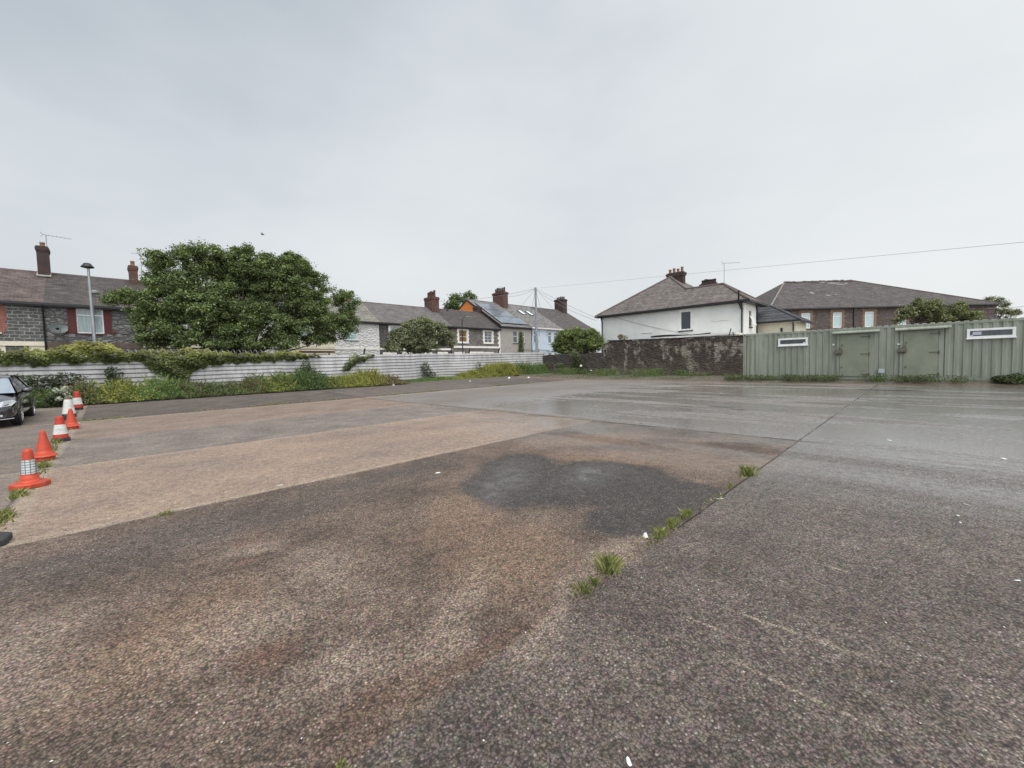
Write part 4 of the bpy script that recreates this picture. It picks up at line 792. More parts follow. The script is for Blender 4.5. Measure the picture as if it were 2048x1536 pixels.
while x < 31.3:
    x1 = min(x + 3.05, 31.4); mb = MB(); off = .012 * (k % 2); zt_ = (ftop(x) + ftop(x1)) / 2 + rng.uniform(-.015, .015); tilt = (ftop(x1) - ftop(x)); prof = []; z = zt_
    while z > .15:
        for dz, dy in ((0, 0), (.150, -.015), (.158, .085), (.196, .085)): prof.append((dy, z - dz))
        z -= per
    ns = 4; V = []
    for i in range(ns + 1):
        xx = x + (x1 - x + .03) * i / ns; wv = .012 * math.sin(xx * 2.1 + k)
        for dy, zz in prof: V.append((xx, YFEN + dy + off + wv * .6, zz + tilt * (i / ns - .5) + wv * .4))
    m_ = len(prof); mb.raw(V, [(i * m_ + j, i * m_ + j + 1, (i + 1) * m_ + j + 1, (i + 1) * m_ + j) for i in range(ns) for j in range(m_ - 1)])
    mb.build('panel', SHEET, fe); 
    mb = MB(); mb.box(x - .04, x + .04, YFEN + .12, YFEN + .20, .1, zt_ - .05); mb.build('post', M_METAL, fe)
    x = x1; k += 1
for px, py, lean in ((563, 700, .05), (722, 700, .28), (934, 700, .3), (993, 698, .35)):
    p = onY(px, py, YFEN + .15); mb = MB(); mb.prism([(p.x - .04, YFEN + .1, 1.6), (p.x + .04, YFEN + .1, 1.6), (p.x + .04, YFEN + .18, 1.6), (p.x - .04, YFEN + .18, 1.6)], (0, 0, 0), (lean, 0, p.z - 1.5)); mb.build('bracket', M_BLACK, fe)
# razor wire coil on the fence
xa, xb = onY(235, 700, YFEN).x, onY(560, 700, YFEN).x; mb = MB(); pts = []
for i in range(16 * 26): q = i / 16; pts.append((xa + (xb - xa) * q / 26, YFEN + .1 + .20 * math.cos(2 * math.pi * q), ftop(xa) + .14 + .19 * math.sin(2 * math.pi * q)))
mb.tube(pts, .013, 4); props(mb.build('razor_wire', M_METAL), 'coiled razor wire running along the fence top in front of the big tree', 'razor wire')

# ------------------------------------------------------------------ green container
def cont_paint():
    t = NT('faded_green_container_paint'); p = t.pos()
    col = t.mix(t.rng(t.noise(t.map(p, sc=(1, 1, .35)), .8, 4, .6), .3, .7), (.225, .245, .195), (.31, .325, .262))
    col = t.mix(t.math('MULTIPLY', t.rng(t.noise(t.map(p, sc=(1, 6, .4)), 1.5, 6, .7), .45, .7), .55), col, (.09, .115, .085))
    col = t.mix(t.math('MULTIPLY', t.rng(t.noise(p, 5.5, 5, .8), .66, .73), .7), col, (.34, .36, .30))
    col = t.mix(t.math('MULTIPLY', t.rng(t.noise(p, 3.3, 6, .8), .68, .72), .7), col, (.12, .06, .03))
    return t.fin(col, .6, t.bump(t.noise(p, 2.5, 3), .2, .03), 0, .35)
GREEN = cont_paint()
XK = 26.7; kb = .27; kt = kb + 2.59; ky0, ky1 = 7.55, -4.65
rk = thing('shipping_container', (XK, 1.4, .2), 'long faded green shipping container converted with two steel doors and white strip windows', 'container')
FK = Fac((XK, ky0, 0), (0, -1, 0))       # u = ky0 - y
def ku(px, py=700): return ky0 - onX(px, py, XK).y
def kz(px, py): return onX(px, py, XK).z
LK = ky0 - ky1
d1 = (ku(1679), ku(1738)); d2 = (ku(1806), ku(1877)); w1 = (ku(1556.6), ku(1615.5), kz(1585, 691), kz(1585, 676)); w2 = (ku(1932.5), ku(2030.5), kz(1980, 675.5), kz(1980, 656))
mb = MB(); z0, z1 = kb + .16, kt - .10; u = .22; pts = []
flat = [(.62, 1.05)]
prof = []; per = .275
while u < LK - .15:
    if .60 < u < 1.0: prof += [(u, 0), (1.15, 0)]; u = 1.15; continue
    prof += [(u, 0), (u + .03, -.034), (u + .125, -.034), (u + .155, 0)]; u += per
prof.append((LK - .1, 0)); V = []
for a, d in prof: V += [FK.p(a, d, z0), FK.p(a, d, z1)]
mb.raw(V, [(2 * i, 2 * i + 2, 2 * i + 3, 2 * i + 1) for i in range(len(prof) - 1)])
mb.box(XK + .05, XK + 2.44, ky1, ky0 - .02, kb + .1, kt - .03)
body = mb.build('body', GREEN, rk)
mb = MB(); FK.box(mb, 0, LK, -.10, .012, kb, kb + .155); FK.box(mb, .16, LK - .16, -.10, .008, kt - .10, kt); mb.build('rail', GREEN, rk)
for a in (0, LK - .16):
    mb = MB(); FK.box(mb, a, a + .16, -.16, .02, kb + .12, kt - .12); mb.build('corner_post', GREEN, rk)
    for z in (kb - .01, kt - .11):
        mb = MB(); FK.box(mb, a - .01, a + .17, -.17, .028, z, z + .13); c_ = mb.build('corner_casting', GREEN, rk); mb = MB(); FK.box(mb, a + .05, a + .11, .0285, .031, z + .035, z + .095); mb.build('hole', M_BLACK, c_)
mb = MB()      # corrugated roof edge: crests showing above the rail
for i in range(int(LK / .26)):
    a = .15 + i * .26; mb.box(XK + .02, XK + 2.4, ky0 - a - .15, ky0 - a, kt + .002, kt + .028 + rng.uniform(0, .01))
mb.build('roof_sheet', plain('weathered_roof_sheet', (.42, .43, .40), .7, .35, 5, dirt=.6), rk)
for (a, b, c, d), bl in ((w1, 0), (w2, 1)):
    fwd = .09
    mb = MB(); FK.box(mb, a, b, .0, .055, c, c + fwd); FK.box(mb, a, b, .0, .055, d - fwd, d); FK.box(mb, a, a + fwd, .0, .055, c + fwd, d - fwd); FK.box(mb, b - fwd, b, .0, .055, c + fwd, d - fwd); FK.box(mb, a - .03, b + .03, .001, .085, c - .035, c - .002)
    wn_ = mb.build('window', M_WHITE, rk); mb = MB(); mb.face([FK.p(a + .05, .02, c + .05), FK.p(b - .05, .02, c + .05), FK.p(b - .05, .02, d - .05), FK.p(a + .05, .02, d - .05)]); mb.build('pane', G_DARK, wn_)
    mb = MB()
    if bl: FK.box(mb, a + .17, a + .42, .0205, .024, c + .15, d - .13)
    FK.box(mb, *((a + .1, a + .18) if bl else (b - .2, b - .12)), .0205, .04, c + .10, c + .15); mb.build('latch', plain('pale_sticker', (.45, .47, .55) if bl else (.7, .7, .7), .5, .05), wn_)
RUST = plain('rusty_steel', (.13, .09, .06), .85, .4, 12, .3, 40)
LOCKM = plain('grimy_green_steel', (.12, .12, .085), .7, .4, 12, .3, 40, .4, (.16, .10, .06))
GDOOR = plain('green_door_paint', (.225, .245, .18), .55, .14, 1.6, .1, 8, .35, (.13, .13, .09))
for a, b in (d1, d2):
    dz0, dz1 = kb + .17, kt - .30
    mb = MB(); FK.box(mb, a - .10, a, .0, .03, dz0 - .01, dz1 + .06); FK.box(mb, b, b + .16, .0, .03, dz0 - .01, dz1 + .06); FK.box(mb, a, b, .0, .03, dz1 + .003, dz1 + .06); mb.build('door_frame', GREEN, rk)
    mb = MB(); FK.box(mb, a + .012, b - .012, .0, .045, dz0, dz1 - .01); dr = mb.build('door', GDOOR, rk, .006)
    for hz in (dz0 + .10, (dz0 + dz1) / 2 + .05, dz1 - .16):
        mb = MB(); FK.box(mb, b - .30, b + .02, .046, .062, hz - .02, hz + .025); mb.tube([FK.p(b + .02, .06, hz - .08), FK.p(b + .02, .06, hz + .08)], .022, 7); mb.build('hinge', LOCKM, dr)
    lz = (dz0 + dz1) / 2 + .20
    mb = MB(); FK.box(mb, a - .17, a + .13, .031, .17, lz - .10, lz + .09); FK.box(mb, a + .02, a + .10, .05, .15, lz + .09, lz + .22); FK.box(mb, a - .14, a + .10, .032, .12, lz - .16, lz - .10); mb.build('lock_box', LOCKM, dr, .01)
    mb = MB(); FK.box(mb, a + .08, a + .13, .046, .075, lz + .28, lz + .36); FK.box(mb, a + .08, a + .13, .046, .075, dz0 + .42, dz0 + .50); mb.build('pull', LOCKM, dr)
    ca, cb = (a - .28, b + .38)
    mb = MB(); mb.prism([FK.p(ca, .0, dz1 + .19), FK.p(cb, .0, dz1 + .19), FK.p(cb, .24, dz1 + .09), FK.p(ca, .24, dz1 + .09)], (0, 0, 0), (0, 0, -.045)); mb.build('canopy', GREEN, rk)
for px, py in ((1667, 689.5), (1797, 688.5)):
    p = onX(px, py, XK); mb = MB(); mb.lathe((XK - .01, p.y, p.z), [(.0, -.05), (.035, -.05), (.045, -.01), (.045, 0.0)], 10, ax='x'); mb.build('lamp_cap', M_WHITE, rk)
p = onX(1763, 742, XK); mb = MB(); mb.box(XK - .10, XK - .004, p.y - .11, p.y + .11, p.z - .10, p.z + .10); mb.box(XK - .04, XK - .003, p.y - .03, p.y + .03, kb, p.z - .101); mb.build('meter_box', plain('grey_box', (.42, .45, .47), .5, .1), rk, .01)
p = onX(1504, 674, XK); mb = MB(); mb.tube([(XK - .05, p.y + .1, p.z), (XK - .07, p.y, p.z - .14), (XK - .05, p.y - .12, p.z)], .02, 6); mb.build('lifting_hook', GREEN, rk)
# sleepers and blocks under the container
SLP = plain('dark_sleeper', (.06, .05, .045), .9, .4, 6, .5, 25, .4, (.14, .10, .07))
for i, (a, b) in enumerate(((.1, 1.5), (2.3, 4.0), (5.0, 6.4), (7.6, 9.0), (9.6, 12.0))):
    yy = ky0 - (a + b) / 2; o_ = MB().box(XK - .02 - .04 * (i % 2), XK + .3, ky0 - b, ky0 - a, gz(XK, yy) + .0, kb - .012).build('timber_sleeper', SLP, None, .01)
    props(o_, ('dark timber sleeper under the left end of the green container', 'dark sleeper under the container beneath its left strip window', 'dark sleeper under the container beneath its left door', 'dark sleeper under the container beneath its right door', 'dark sleeper under the container beneath its right strip window')[i], 'sleeper', 'sleepers under the container')

# ------------------------------------------------------------------ posts, lamps, wires
r = thing('street_lamp', (0, 0, 0), 'tall grey street lamp with a small dark cap, in front of the red framed window', 'street lamp')
pb = onY(190, 700, 28.0); pt = onY(176, 532, 28.0); r.location = (pb.x, 28, .3)
mb = MB(); mb.tube([(pb.x, 28, .3), (pb.x, 28, pb.z), (pt.x, 28, pt.z)], [.075, .065, .05], 10); mb.build('post', M_METAL, r)
mb = MB(); mb.smooth = True; mb.lathe((pt.x - .02, 28, pt.z - .12), [(.07, 0), (.14, .02), (.24, .05), (.22, .10), (.17, .16), (.12, .24), (.0, .27)], 16); mb.build('lamp_head', M_BLACK, r)
r = thing('street_lamp', (0, 0, 0), 'short capped lamp half hidden behind the tall left lamp post', 'street lamp')
p = onY(189, 585, 34.5); r.location = (p.x, 34.5, .3); mb = MB(); mb.tube([(p.x - .12, 34.5, .3), (p.x - .12, 34.5, p.z)], .05, 8); mb.build('post', M_METAL, r)
mb = MB(); mb.smooth = True; mb.lathe((p.x, 34.5, p.z - .1), [(.0, 0), (.2, .0), (.24, .05), (.2, .18), (.10, .24), (0, .25)], 12); mb.build('lamp_head', plain('grey_lamp', (.2, .2, .2), .5, .1), r)
r = thing('street_lamp', (0, 0, 0), 'thin dark swan neck street lamp in front of the amber window house', 'street lamp')
p = onY(924.5, 660, 31.0); q = onY(937, 635, 31); r.location = (p.x, 31, .3); mb = MB()
mb.tube([(p.x, 31, .3), (p.x, 31, q.z - .5), (p.x + .06, 31, q.z - .2), (p.x + .25, 31, q.z), (p.x + .5, 31, q.z + .05)], [.07, .055, .05, .045, .04], 8); mb.build('post', M_BLACK, r)
mb = MB(); mb.prism([(p.x + .35, 30.9, q.z + .02), (p.x + .85, 30.9, q.z + .04), (p.x + .85, 31.1, q.z + .04), (p.x + .35, 31.1, q.z + .02)], (0, 0, 0), (0, 0, .07)); mb.build('lamp_head', M_METAL, r)
# telegraph pole
pt = onY(1071, 575, 30.5); PT = Vector((pt.x, 30.5, pt.z))
r = thing('telegraph_pole', (pt.x, 30.5, .3), 'slim grey telegraph pole with wires fanning from its top before the blue house', 'telegraph pole')
mb = MB(); mb.tube([(pt.x, 30.5, .3), (pt.x, 30.5, pt.z)], [.16, .11], 12); mb.build('pole', plain('weathered_pole', (.27, .28, .30), .8, .25, 3, .3, 20), r)
mb = MB(); mb.tube([(pt.x - .15, 30.5, pt.z - .1), (pt.x + .15, 30.5, pt.z - .1)], .03, 6); mb.tube([(pt.x, 30.35, pt.z - .3), (pt.x, 30.65, pt.z - .3)], .03, 6); mb.build('cross_bar', M_METAL, r)
for z in (2.9, 3.8): MB().box(pt.x + .1, pt.x + .28, 30.4, 30.6, z, z + .14).build('step_iron', M_METAL, r)
def wire(a, b, sag, rad, label):
    a, b = Vector(a), Vector(b); pts = [a.lerp(b, t_) - Vector((0, 0, sag * 4 * t_ * (1 - t_))) for t_ in np.linspace(0, 1, 14)]
    mb = MB(); mb.tube(pts, rad, 4, False); return props(mb.build('overhead_wire', M_WIRE), label, 'wire', 'overhead wires')
top = PT - Vector((0, 0, .1))
wire(top, (41.5, 43, 11.3), .35, .015, 'upper wire from the telegraph pole to the big red brick chimney')
wire(top, (40.8, 38, 6.4), .1, .014, 'thin wire dropping from the telegraph pole to the grey house eaves')
wire(top, (44.5, 38, 6.5), .1, .014, 'thin wire dropping from the telegraph pole to the blue house eaves')
wire(top, (50.5, 38, 6.6), .1, .014, 'thin wire dropping right of the telegraph pole to the far brown roofed house')
wire(top, (36.5, 38, 6.5), .1, .014, 'thin wire dropping from the telegraph pole towards the solar roof')
wire(top, (29.0, 42, 9.3), .35, .015, 'thin wire sagging left from the telegraph pole to the five pot chimney')
hc = onX(1187, 633, XW - .5)
wire(top, (XW - .5, YL + .25, 5.65), .10, .015, 'upper of the two wires from the telegraph pole to the white house corner')
wire(top - Vector((0, 0, .15)), (XW - .5, YL + .25, 5.4), .30, .015, 'lower of the two wires from the telegraph pole to the white house corner')
pe = onX(2048, 483, 24.0); d_ = Vector((pe.x - PT.x, pe.y - PT.y, pe.z - PT.z)); 
wire(top, PT + d_ * 1.25, .0, .0065, 'long thin wire rising across the sky to the right edge')
a = onX(1222, 632, XW - .03); b = onX(1385, 670, XW - .03); wire((XW - .03, a.y, a.z), (XW - .03, b.y, b.z), .12, .012, 'thin cable sagging across the white rendered wall')
a = atD(1972, 617, 44); b = atD(2070, 611, 44); wire(a, b, .05, .02, 'short dark wire over the trees at the right edge')
# railings by the blue house
r = thing('railing', (31, 33, .3), 'black iron railing panel behind the right end of the corrugated fence', 'railing')
a = onY(1046, 698, 33.5); b = onY(1100, 700, 33.5); mb = MB()
for x in np.arange(a.x, b.x, .16): mb.tube([(x, 33.5, .4), (x, 33.5, a.z)], .012, 4)
mb.tube([(a.x, 33.5, a.z - .15), (b.x, 33.5, a.z - .15)], .02, 4); mb.build('bars', M_BLACK, r)

# ------------------------------------------------------------------ vegetation
GR = [(.055, .085, .028), (.085, .12, .04), (.04, .06, .022), (.12, .155, .06)]
def pb_(px, py, Y): p = onY(px, py, Y); return (p.x, p.y, p.z)
# big tree
blob = []
def pxblob(px, py, rx, ry, Y, dy): c = onY(px, py, Y); return (tuple(c), ((onY(px + rx, py, Y) - c).length, dy, (onY(px, py - ry, Y) - c).length))
for q_ in ((316, 524, 30, 20, 31), (372, 514, 28, 20, 31.5), (415, 512, 28, 20, 31), (478, 512, 30, 22, 31.3), (506, 499, 9, 4, 31.3), (540, 524, 26, 16, 31), (580, 522, 32, 20, 31), (602, 550, 34, 28, 30.6), (628, 558, 20, 16, 31), (645, 590, 28, 24, 30.6), (560, 560, 50, 34, 30.3), (620, 610, 45, 34, 30.2), (500, 545, 50, 26, 30.8), (350, 600, 55, 40, 30.2), (420, 620, 70, 40, 29.8), (690, 603, 18, 22, 31), (698, 640, 16, 32, 30.6), (664, 655, 38, 30, 30.4), (610, 640, 55, 42, 30.2), (540, 648, 62, 42, 30), (462, 658, 70, 34, 29.9), (385, 650, 70, 42, 30), (310, 652, 42, 40, 30.2), (285, 612, 38, 30, 30.6), (238, 590, 24, 12, 31), (222, 600, 10, 8, 31), (335, 572, 50, 40, 31), (400, 572, 60, 44, 30.8), (480, 600, 60, 44, 30.4), (560, 585, 60, 44, 30.6), (430, 540, 50, 20, 31.6), (525, 545, 45, 24, 31.2), (500, 565, 45, 30, 31), (452, 522, 26, 14, 31.4), (548, 532, 20, 12, 31.2), (300, 680, 38, 14, 30.2), (370, 684, 38, 12, 30), (440, 688, 40, 10, 29.8), (560, 684, 45, 14, 29.9), (630, 682, 30, 12, 30.2), (500, 688, 40, 10, 29.8)):
    blob.append(pxblob(*q_, 1.3))
TR = [(.12, .16, .055), (.165, .215, .075), (.09, .12, .046), (.23, .285, .13)]
tb = onY(475, 700, 30.8)
tree('broadleaf_tree', (tb.x, 30.8, .3), blob, 1400, 215, .056, TR, 'big spreading broadleaf tree rising behind the ivy covered part of the fence', crad=(.14, .36), shell=.25, limbs=60, trunk_r=.16, trunk_h=1.6, ctone=.38, stems=3)
# olive coloured shrub tree
OL = [(.17, .19, .10), (.23, .25, .14), (.13, .145, .075), (.33, .34, .22)]
bl = [(pb_(px, py, 29), (rx, .9, rz)) for px, py, rx, rz in ((800, 680, .95, .8), (826, 662, 1.0, .85), (845, 655, .9, .8), (872, 665, 1.0, .85), (893, 680, .55, .7), (840, 690, 1.7, .7), (785, 695, .6, .4))]
b_ = onY(838, 700, 29); tree('olive_shrub', (b_.x, 29, .3), bl, 420, 150, .055, OL, 'rounded olive green shrub tree behind the middle of the fence', 'shrub', (.13, .30), limbs=22, trunk_r=.09, trunk_h=1.2, stems=3)
# bush right of the pole
PRV = [(.14, .185, .052), (.20, .25, .08), (.095, .13, .04), (.32, .36, .15)]
bl = [((p_[0], p_[1], p_[2]), (rx, .8, rz)) for p_, rx, rz in [(tuple(onX(px, py, XS + 1.3)), a, b) for px, py, a, b in ((1132, 680, .9, .85), (1150, 676, 1.1, .85), (1178, 680, 1.0, .9), (1120, 692, .5, .7), (1190, 690, .6, .9), (1150, 697, 2.0, .6))]]
bl = [(c, (.9, a[0] * 1.25, a[2] * 1.1)) for c, a in bl]
b_ = onX(1150, 700, XS + 1.3); tree('privet_bush', (b_.x, b_.y, .3), bl, 420, 150, .055, PRV, 'light green rounded bush above the low stone wall beside the white house', 'bush', (.14, .30), limbs=34, trunk_r=.07, trunk_h=1.0, stems=4)
# tree tops behind the orange gable
p = onY(915, 605, 62); q = onY(945, 600, 62)
tree('distant_tree', (p.x, 62, .4), [((p.x, 62, p.z), (1.6, 1.2, 1.4)), ((p.x + 2.7, 62, p.z + .9), (1.2, 1, 1.1)), ((p.x - 1.6, 62, p.z - 1), (1.2, 1, .9))], 50, 90, .16, [(.10, .15, .05), (.15, .2, .075)], 'distant leafy tree top peeping over the orange gable', limbs=14, trunk_r=.15, trunk_h=6)
# hawthorn-like trees over the container
HW = [(.14, .17, .07), (.20, .225, .095), (.10, .12, .05), (.30, .29, .17)]
for (pts, lb, n_) in ((((1845, 622, 1.5, 1.1), (1815, 628, 1.0, .8), (1872, 636, 1.1, .8), (1835, 606, .6, .4), (1865, 612, .7, .5), (1800, 640, .6, .5)), 'brownish green tree over the container, left of the pair in front of the stone block', 90), (((1912, 628, 1.2, .9), (1938, 638, 1.1, .8), (1895, 642, .8, .7), (1920, 612, .5, .35), (1952, 648, .7, .5)), 'green tree over the container, right of the pair in front of the stone block', 75), (((1985, 612, 1.9, .9), (2020, 632, 1.1, .7), (1965, 622, 1.0, .7)), 'sparse tree farther off behind the low slate outbuilding at the right edge', 50)):
    dd = 36 if n_ > 50 else 50
    bl = [(tuple(atD(px, py, dd)), (a * .85 * dd / 40, a * .85 * dd / 40, b * .95 * dd / 40)) for px, py, a, b in pts]; c = Vector(bl[0][0])
    tree('hawthorn_tree', (c.x, c.y, .3), bl, int(n_ * 1.7), 130, .06, HW, lb, crad=(.12, .36), shell=.15, limbs=26, trunk_r=.1, trunk_h=2.4, group='trees beyond the container')
# small weed growing on wall
def clump(name, pts, n, ls, cols, label, cat, group=None, kind=None, up=.5):
    """pts: list of (centre, radii)"""
    k = rng.integers(0, len(pts), n); C = np.array([p[0] for p in pts])[k]; R = np.array([p[1] for p in pts])[k]
    P = C + sph(n) * R * rng.uniform(.2, 1, (n, 1)) ** .5; N = rng.normal(size=(n, 3)) * .6 + np.array([0, -.2, up])
    g = rng.uniform(.7, 1.25, len(pts))[k][:, None]
    return props(leafmesh(name, P, N, rng.uniform(.6, 1.3, n) * ls, tones(n, cols, .25) * g), label, cat, group, kind)
p = onX(1246, 676, XS); clump('wall_weed', [((XS, p.y, p.z), (.2, .5, .25)), ((XS + .1, p.y + .3, p.z + .15), (.15, .3, .2))], 420, .05, [(.16, .12, .05), (.12, .14, .05), (.22, .12, .07)], 'reddish weed sprouting from the top of the tall stone wall', 'weed')
# ivy on the fence
def ivy(name, prof, dens, label):
    P = []; N = []
    for (xa, ta, ba), (xb, tb_, bb) in zip(prof, prof[1:]):
        A1, B1 = onY(xa, ta, YFEN - .15), onY(xa, ba, YFEN - .15); A2, B2 = onY(xb, tb_, YFEN - .15), onY(xb, bb, YFEN - .15)
        n = int(dens * abs(A2.x - A1.x) * ((A1.z - B1.z) + (A2.z - B2.z)) / 2)
        f = rng.random(n); g = rng.random(n); top_ = A1.z + (A2.z - A1.z) * f; bot = B1.z + (B2.z - B1.z) * f
        X = A1.x + (A2.x - A1.x) * f; ww = np.sin(np.clip(g, .08, .95) * math.pi) ** .5; jit = np.sin(X * 7) * .05 + np.sin(X * 17) * .04
        Z = bot + (top_ - bot) * g + jit; th_ = (.12 + .25 * g) * ww * (1 + .35 * np.sin(X * 5 + Z * 6))
        Yy = YFEN - .03 - th_ * rng.uniform(.3, 1, n) + np.where(g > .8, rng.uniform(0, .5, n), 0)
        P.append(np.stack([X, Yy, Z], 1)); N.append(np.stack([rng.normal(size=n) * .45, -.75 + rng.normal(size=n) * .3, .45 + g * .5], 1))
    P = np.concatenate(P); N = np.concatenate(N); n = len(P)
    cl = .8 + .45 * np.sin(P[:, 0] * 3.1 + 1) * np.sin(P[:, 2] * 5 + P[:, 0] * 1.7); hi = np.clip((P[:, 2] - 2.15) * 2.2, 0, 1)[:, None]
    tn = tones(n, [(.13, .16, .05), (.18, .205, .06), (.085, .115, .04)], .3); tn = tn * (1 - hi * .6) + np.array([.36, .34, .07]) * hi * .6
    sz = rng.uniform(.7, 1.3, n) * .062
    return props(leafmesh(name, P, N, sz, tn * np.clip(cl, .5, 1.3)[:, None], aspect=.75), label, 'ivy')
ivy('ivy', [(-60, 700, 729), (0, 700, 729), (30, 699, 727), (60, 697, 734), (100, 699, 727), (125, 692, 726), (150, 681, 728), (175, 684, 725), (200, 681, 722), (222, 690, 730), (245, 702, 722), (275, 704, 722), (300, 698, 740), (320, 700, 752), (345, 700, 768), (372, 698, 764), (385, 696, 740), (410, 700, 735), (440, 703, 728), (470, 706, 726), (520, 706, 724), (560, 702, 721), (590, 703, 720), (615, 708, 716), (640, 711, 713)], 850, 'thick yellow green ivy blanket over the top of the fence at the left')
ivy('ivy', [(686, 738, 744), (694, 724, 742), (704, 710, 735), (716, 709, 727), (730, 709, 722), (748, 709, 714)], 520, 'small diagonal spray of ivy on the bare part of the white fence')
# weeds along the fence
def weeds(x0, x1, y0, y1, top, dens, zones, name, label, leafy=.6, lsz=.045, bank=.05):
    L = x1 - x0; n = int(dens * L); X = rng.uniform(x0, x1, n); f = rng.random(n) ** 1.0; Y = y0 + (y1 - y0) * f
    prof_ = np.interp(X, [q[0] for q in top], [q[1] for q in top]); lump = .72 + .22 * np.sin(X * 2.9 + np.sin(X * .9) * 3) + .22 * np.sin(X * 7.3 + Y * 3)
    H = prof_ * np.clip(lump, .35, 1.2) * np.clip(f * 2.2 + .25, 0, 1) * rng.uniform(.55, 1.12, n)
    zx = np.array([z[0] for z in zones]); zc = np.array([z[1] for z in zones]); zi = np.abs(X[:, None] + rng.normal(size=(n, 1)) * .55 - zx[None]).argmin(1)
    tn = zc[zi] * rng.uniform(.7, 1.3, (n, 1)); G = np.array([gz(a, b) for a, b in zip(X, Y)]) + bank
    P = np.stack([X, Y, G], 1); k = rng.random(n) < leafy
    Vb = blades(P[~k], H[~k], .012, None, .3)
    m_ = 5; Pk = np.repeat(P[k], m_, 0); Hk = np.repeat(H[k], m_); nk = len(Pk); ff = rng.uniform(.1, 1.0, nk)
    Pk = Pk + np.stack([rng.normal(size=nk) * .09, rng.normal(size=nk) * .09, Hk * ff], 1); Nk = rng.normal(size=(nk, 3)) * .55 + np.array([0, -.25, .6]); Nk /= np.linalg.norm(Nk, axis=1, keepdims=True)
    T = np.cross(Nk, rng.normal(size=(nk, 3))); T /= np.linalg.norm(T, axis=1, keepdims=True); S = np.cross(Nk, T); sz = (rng.uniform(.5, 1.3, nk) * lsz)[:, None]
    Vl = np.stack([Pk + T * sz, Pk + S * sz * .55, Pk - T * sz, Pk - S * sz * .55], 1)
    tl = np.repeat(tn[k], m_, 0) * (.65 + .55 * ff[:, None]) * rng.uniform(.8, 1.2, (nk, 1)) if False else np.repeat(tn[k], m_, 0) * rng.uniform(.7, 1.3, (nk, 1))
    return props(quads(name, np.concatenate([Vb, Vl]), np.concatenate([tn[~k], tl])), label, 'weeds', None, 'stuff')
gA, gB, gY, gR, gL = (.085, .125, .045), (.11, .16, .05), (.27, .27, .065), (.17, .125, .075), (.14, .21, .065)
def X_(px, Y=25.8): return onY(px, 760, Y).x
weeds(-9, X_(800), 24.4, 26.95, [(-9, 1.0), (X_(60), .95), (X_(150), 1.0), (X_(250), 1.05), (X_(330), 1.05), (X_(430), .9), (X_(520), .95), (X_(600), 1.3), (X_(650), 1.05), (X_(700), 1.15), (X_(760), 1.0), (X_(790), .45), (X_(810), .1)], 1250,
      [(X_(0), gA), (X_(100), gB), (X_(165), gR), (X_(190), gA), (X_(215), gY), (X_(255), gY), (X_(300), gL), (X_(345), gL), (X_(375), gA), (X_(395), gR), (X_(430), gA), (X_(455), gB), (X_(490), gR), (X_(520), gB), (X_(550), gY), (X_(575), gB), (X_(610), gA), (X_(640), gA), (X_(680), gY), (X_(710), gY), (X_(740), gY), (X_(775), gR)], 'weeds', 'dense band of mixed green, yellow and rusty weeds along the foot of the fence')
weeds(X_(800), 30.6, 25.6, 26.95, [(X_(800), .15), (X_(890), .3), (X_(905), .15), (X_(940), .6), (X_(975), 1.0), (X_(1010), 1.2), (X_(1060), 1.25), (27, 1.2), (31, .9)], 1300,
      [(X_(800), gB), (X_(880), gL), (X_(940), gY), (X_(980), gY), (X_(1010), gY), (X_(1040), gY), (X_(1060), gL), (27, gA), (29, gL)], 'weeds', 'low yellow green weeds at the foot of the bare right part of the fence')
def weedsX(y0, y1, x0, x1, h_, dens, cols, label, lsz=.04):
    n = int(dens * abs(y1 - y0)); Y = rng.uniform(y0, y1, n); X = rng.uniform(x0, x1, n); G = np.array([gz(a, b) for a, b in zip(X, Y)]) + .08
    pres = np.sin(Y * 1.7 + 1) + np.sin(Y * 4.1) * .7 + rng.normal(size=n) * .5 > -.1; X, Y, G = X[pres], Y[pres], G[pres]; n = len(X)
    P = np.stack([X, Y, G + rng.uniform(0, 1, n) ** 1.6 * h_], 1)
    return props(leafmesh('weeds', P, rng.normal(size=(n, 3)) * .5 + np.array([-.3, 0, .6]), rng.uniform(.6, 1.3, n) * lsz, tones(n, cols, .3)), label, 'weeds', None, 'stuff')
weedsX(8.2, 13.2, 29.3, 30.9, .25, 600, [gB, gA, (.14, .12, .05)], 'scattered low weeds on the strip before the right half of the stone wall')
weedsX(13.5, 24.5, 28.2, 30.9, .6, 1500, [gB, gA, gL, (.14, .15, .05)], 'thick low weeds at the foot of the stone wall left part')
weedsX(-8, 8.3, 25.6, 26.6, .28, 900, [gA, (.07, .08, .035), (.10, .08, .05), gB], 'ragged dark weeds under the front of the green container')
weedsX(9, 25.0, 25.4, 28.0, .12, 250, [gB, (.13, .12, .06)], 'thin creeping weeds on the earth strip along the kerb')
def bush(pxs, Y, label, cols=GR, n=1100, ls=.05, ax='Y', name='bramble_bush', cat='bush'):
    pts = []
    for px, py, rx, rz in pxs:
        p = onY(px, py, Y) if ax == 'Y' else onX(px, py, Y); pts.append(((p.x, p.y, p.z), (rx, .35, rz) if ax == 'Y' else (.5, rx, rz)))
    return clump(name, pts, n, ls, cols, label, cat)
DG = [(.06, .08, .035), (.09, .115, .05), (.045, .06, .028)]
bush(((855, 745, .5, .55), (850, 735, .35, .5), (862, 752, .5, .35)), YFEN - .5, 'dark narrow bush against the fence below the olive shrub', DG)
bush(((620, 745, .45, .45), (612, 735, .3, .5), (640, 755, .5, .3)), YFEN - .5, 'taller dark green sapling in the weeds, centre left of the fence', DG)
bush(((957, 733, .18, .45), (955, 745, .3, .3)), YFEN - .4, 'thin dark sapling against the fence under the white cornered stone house', DG, 350)
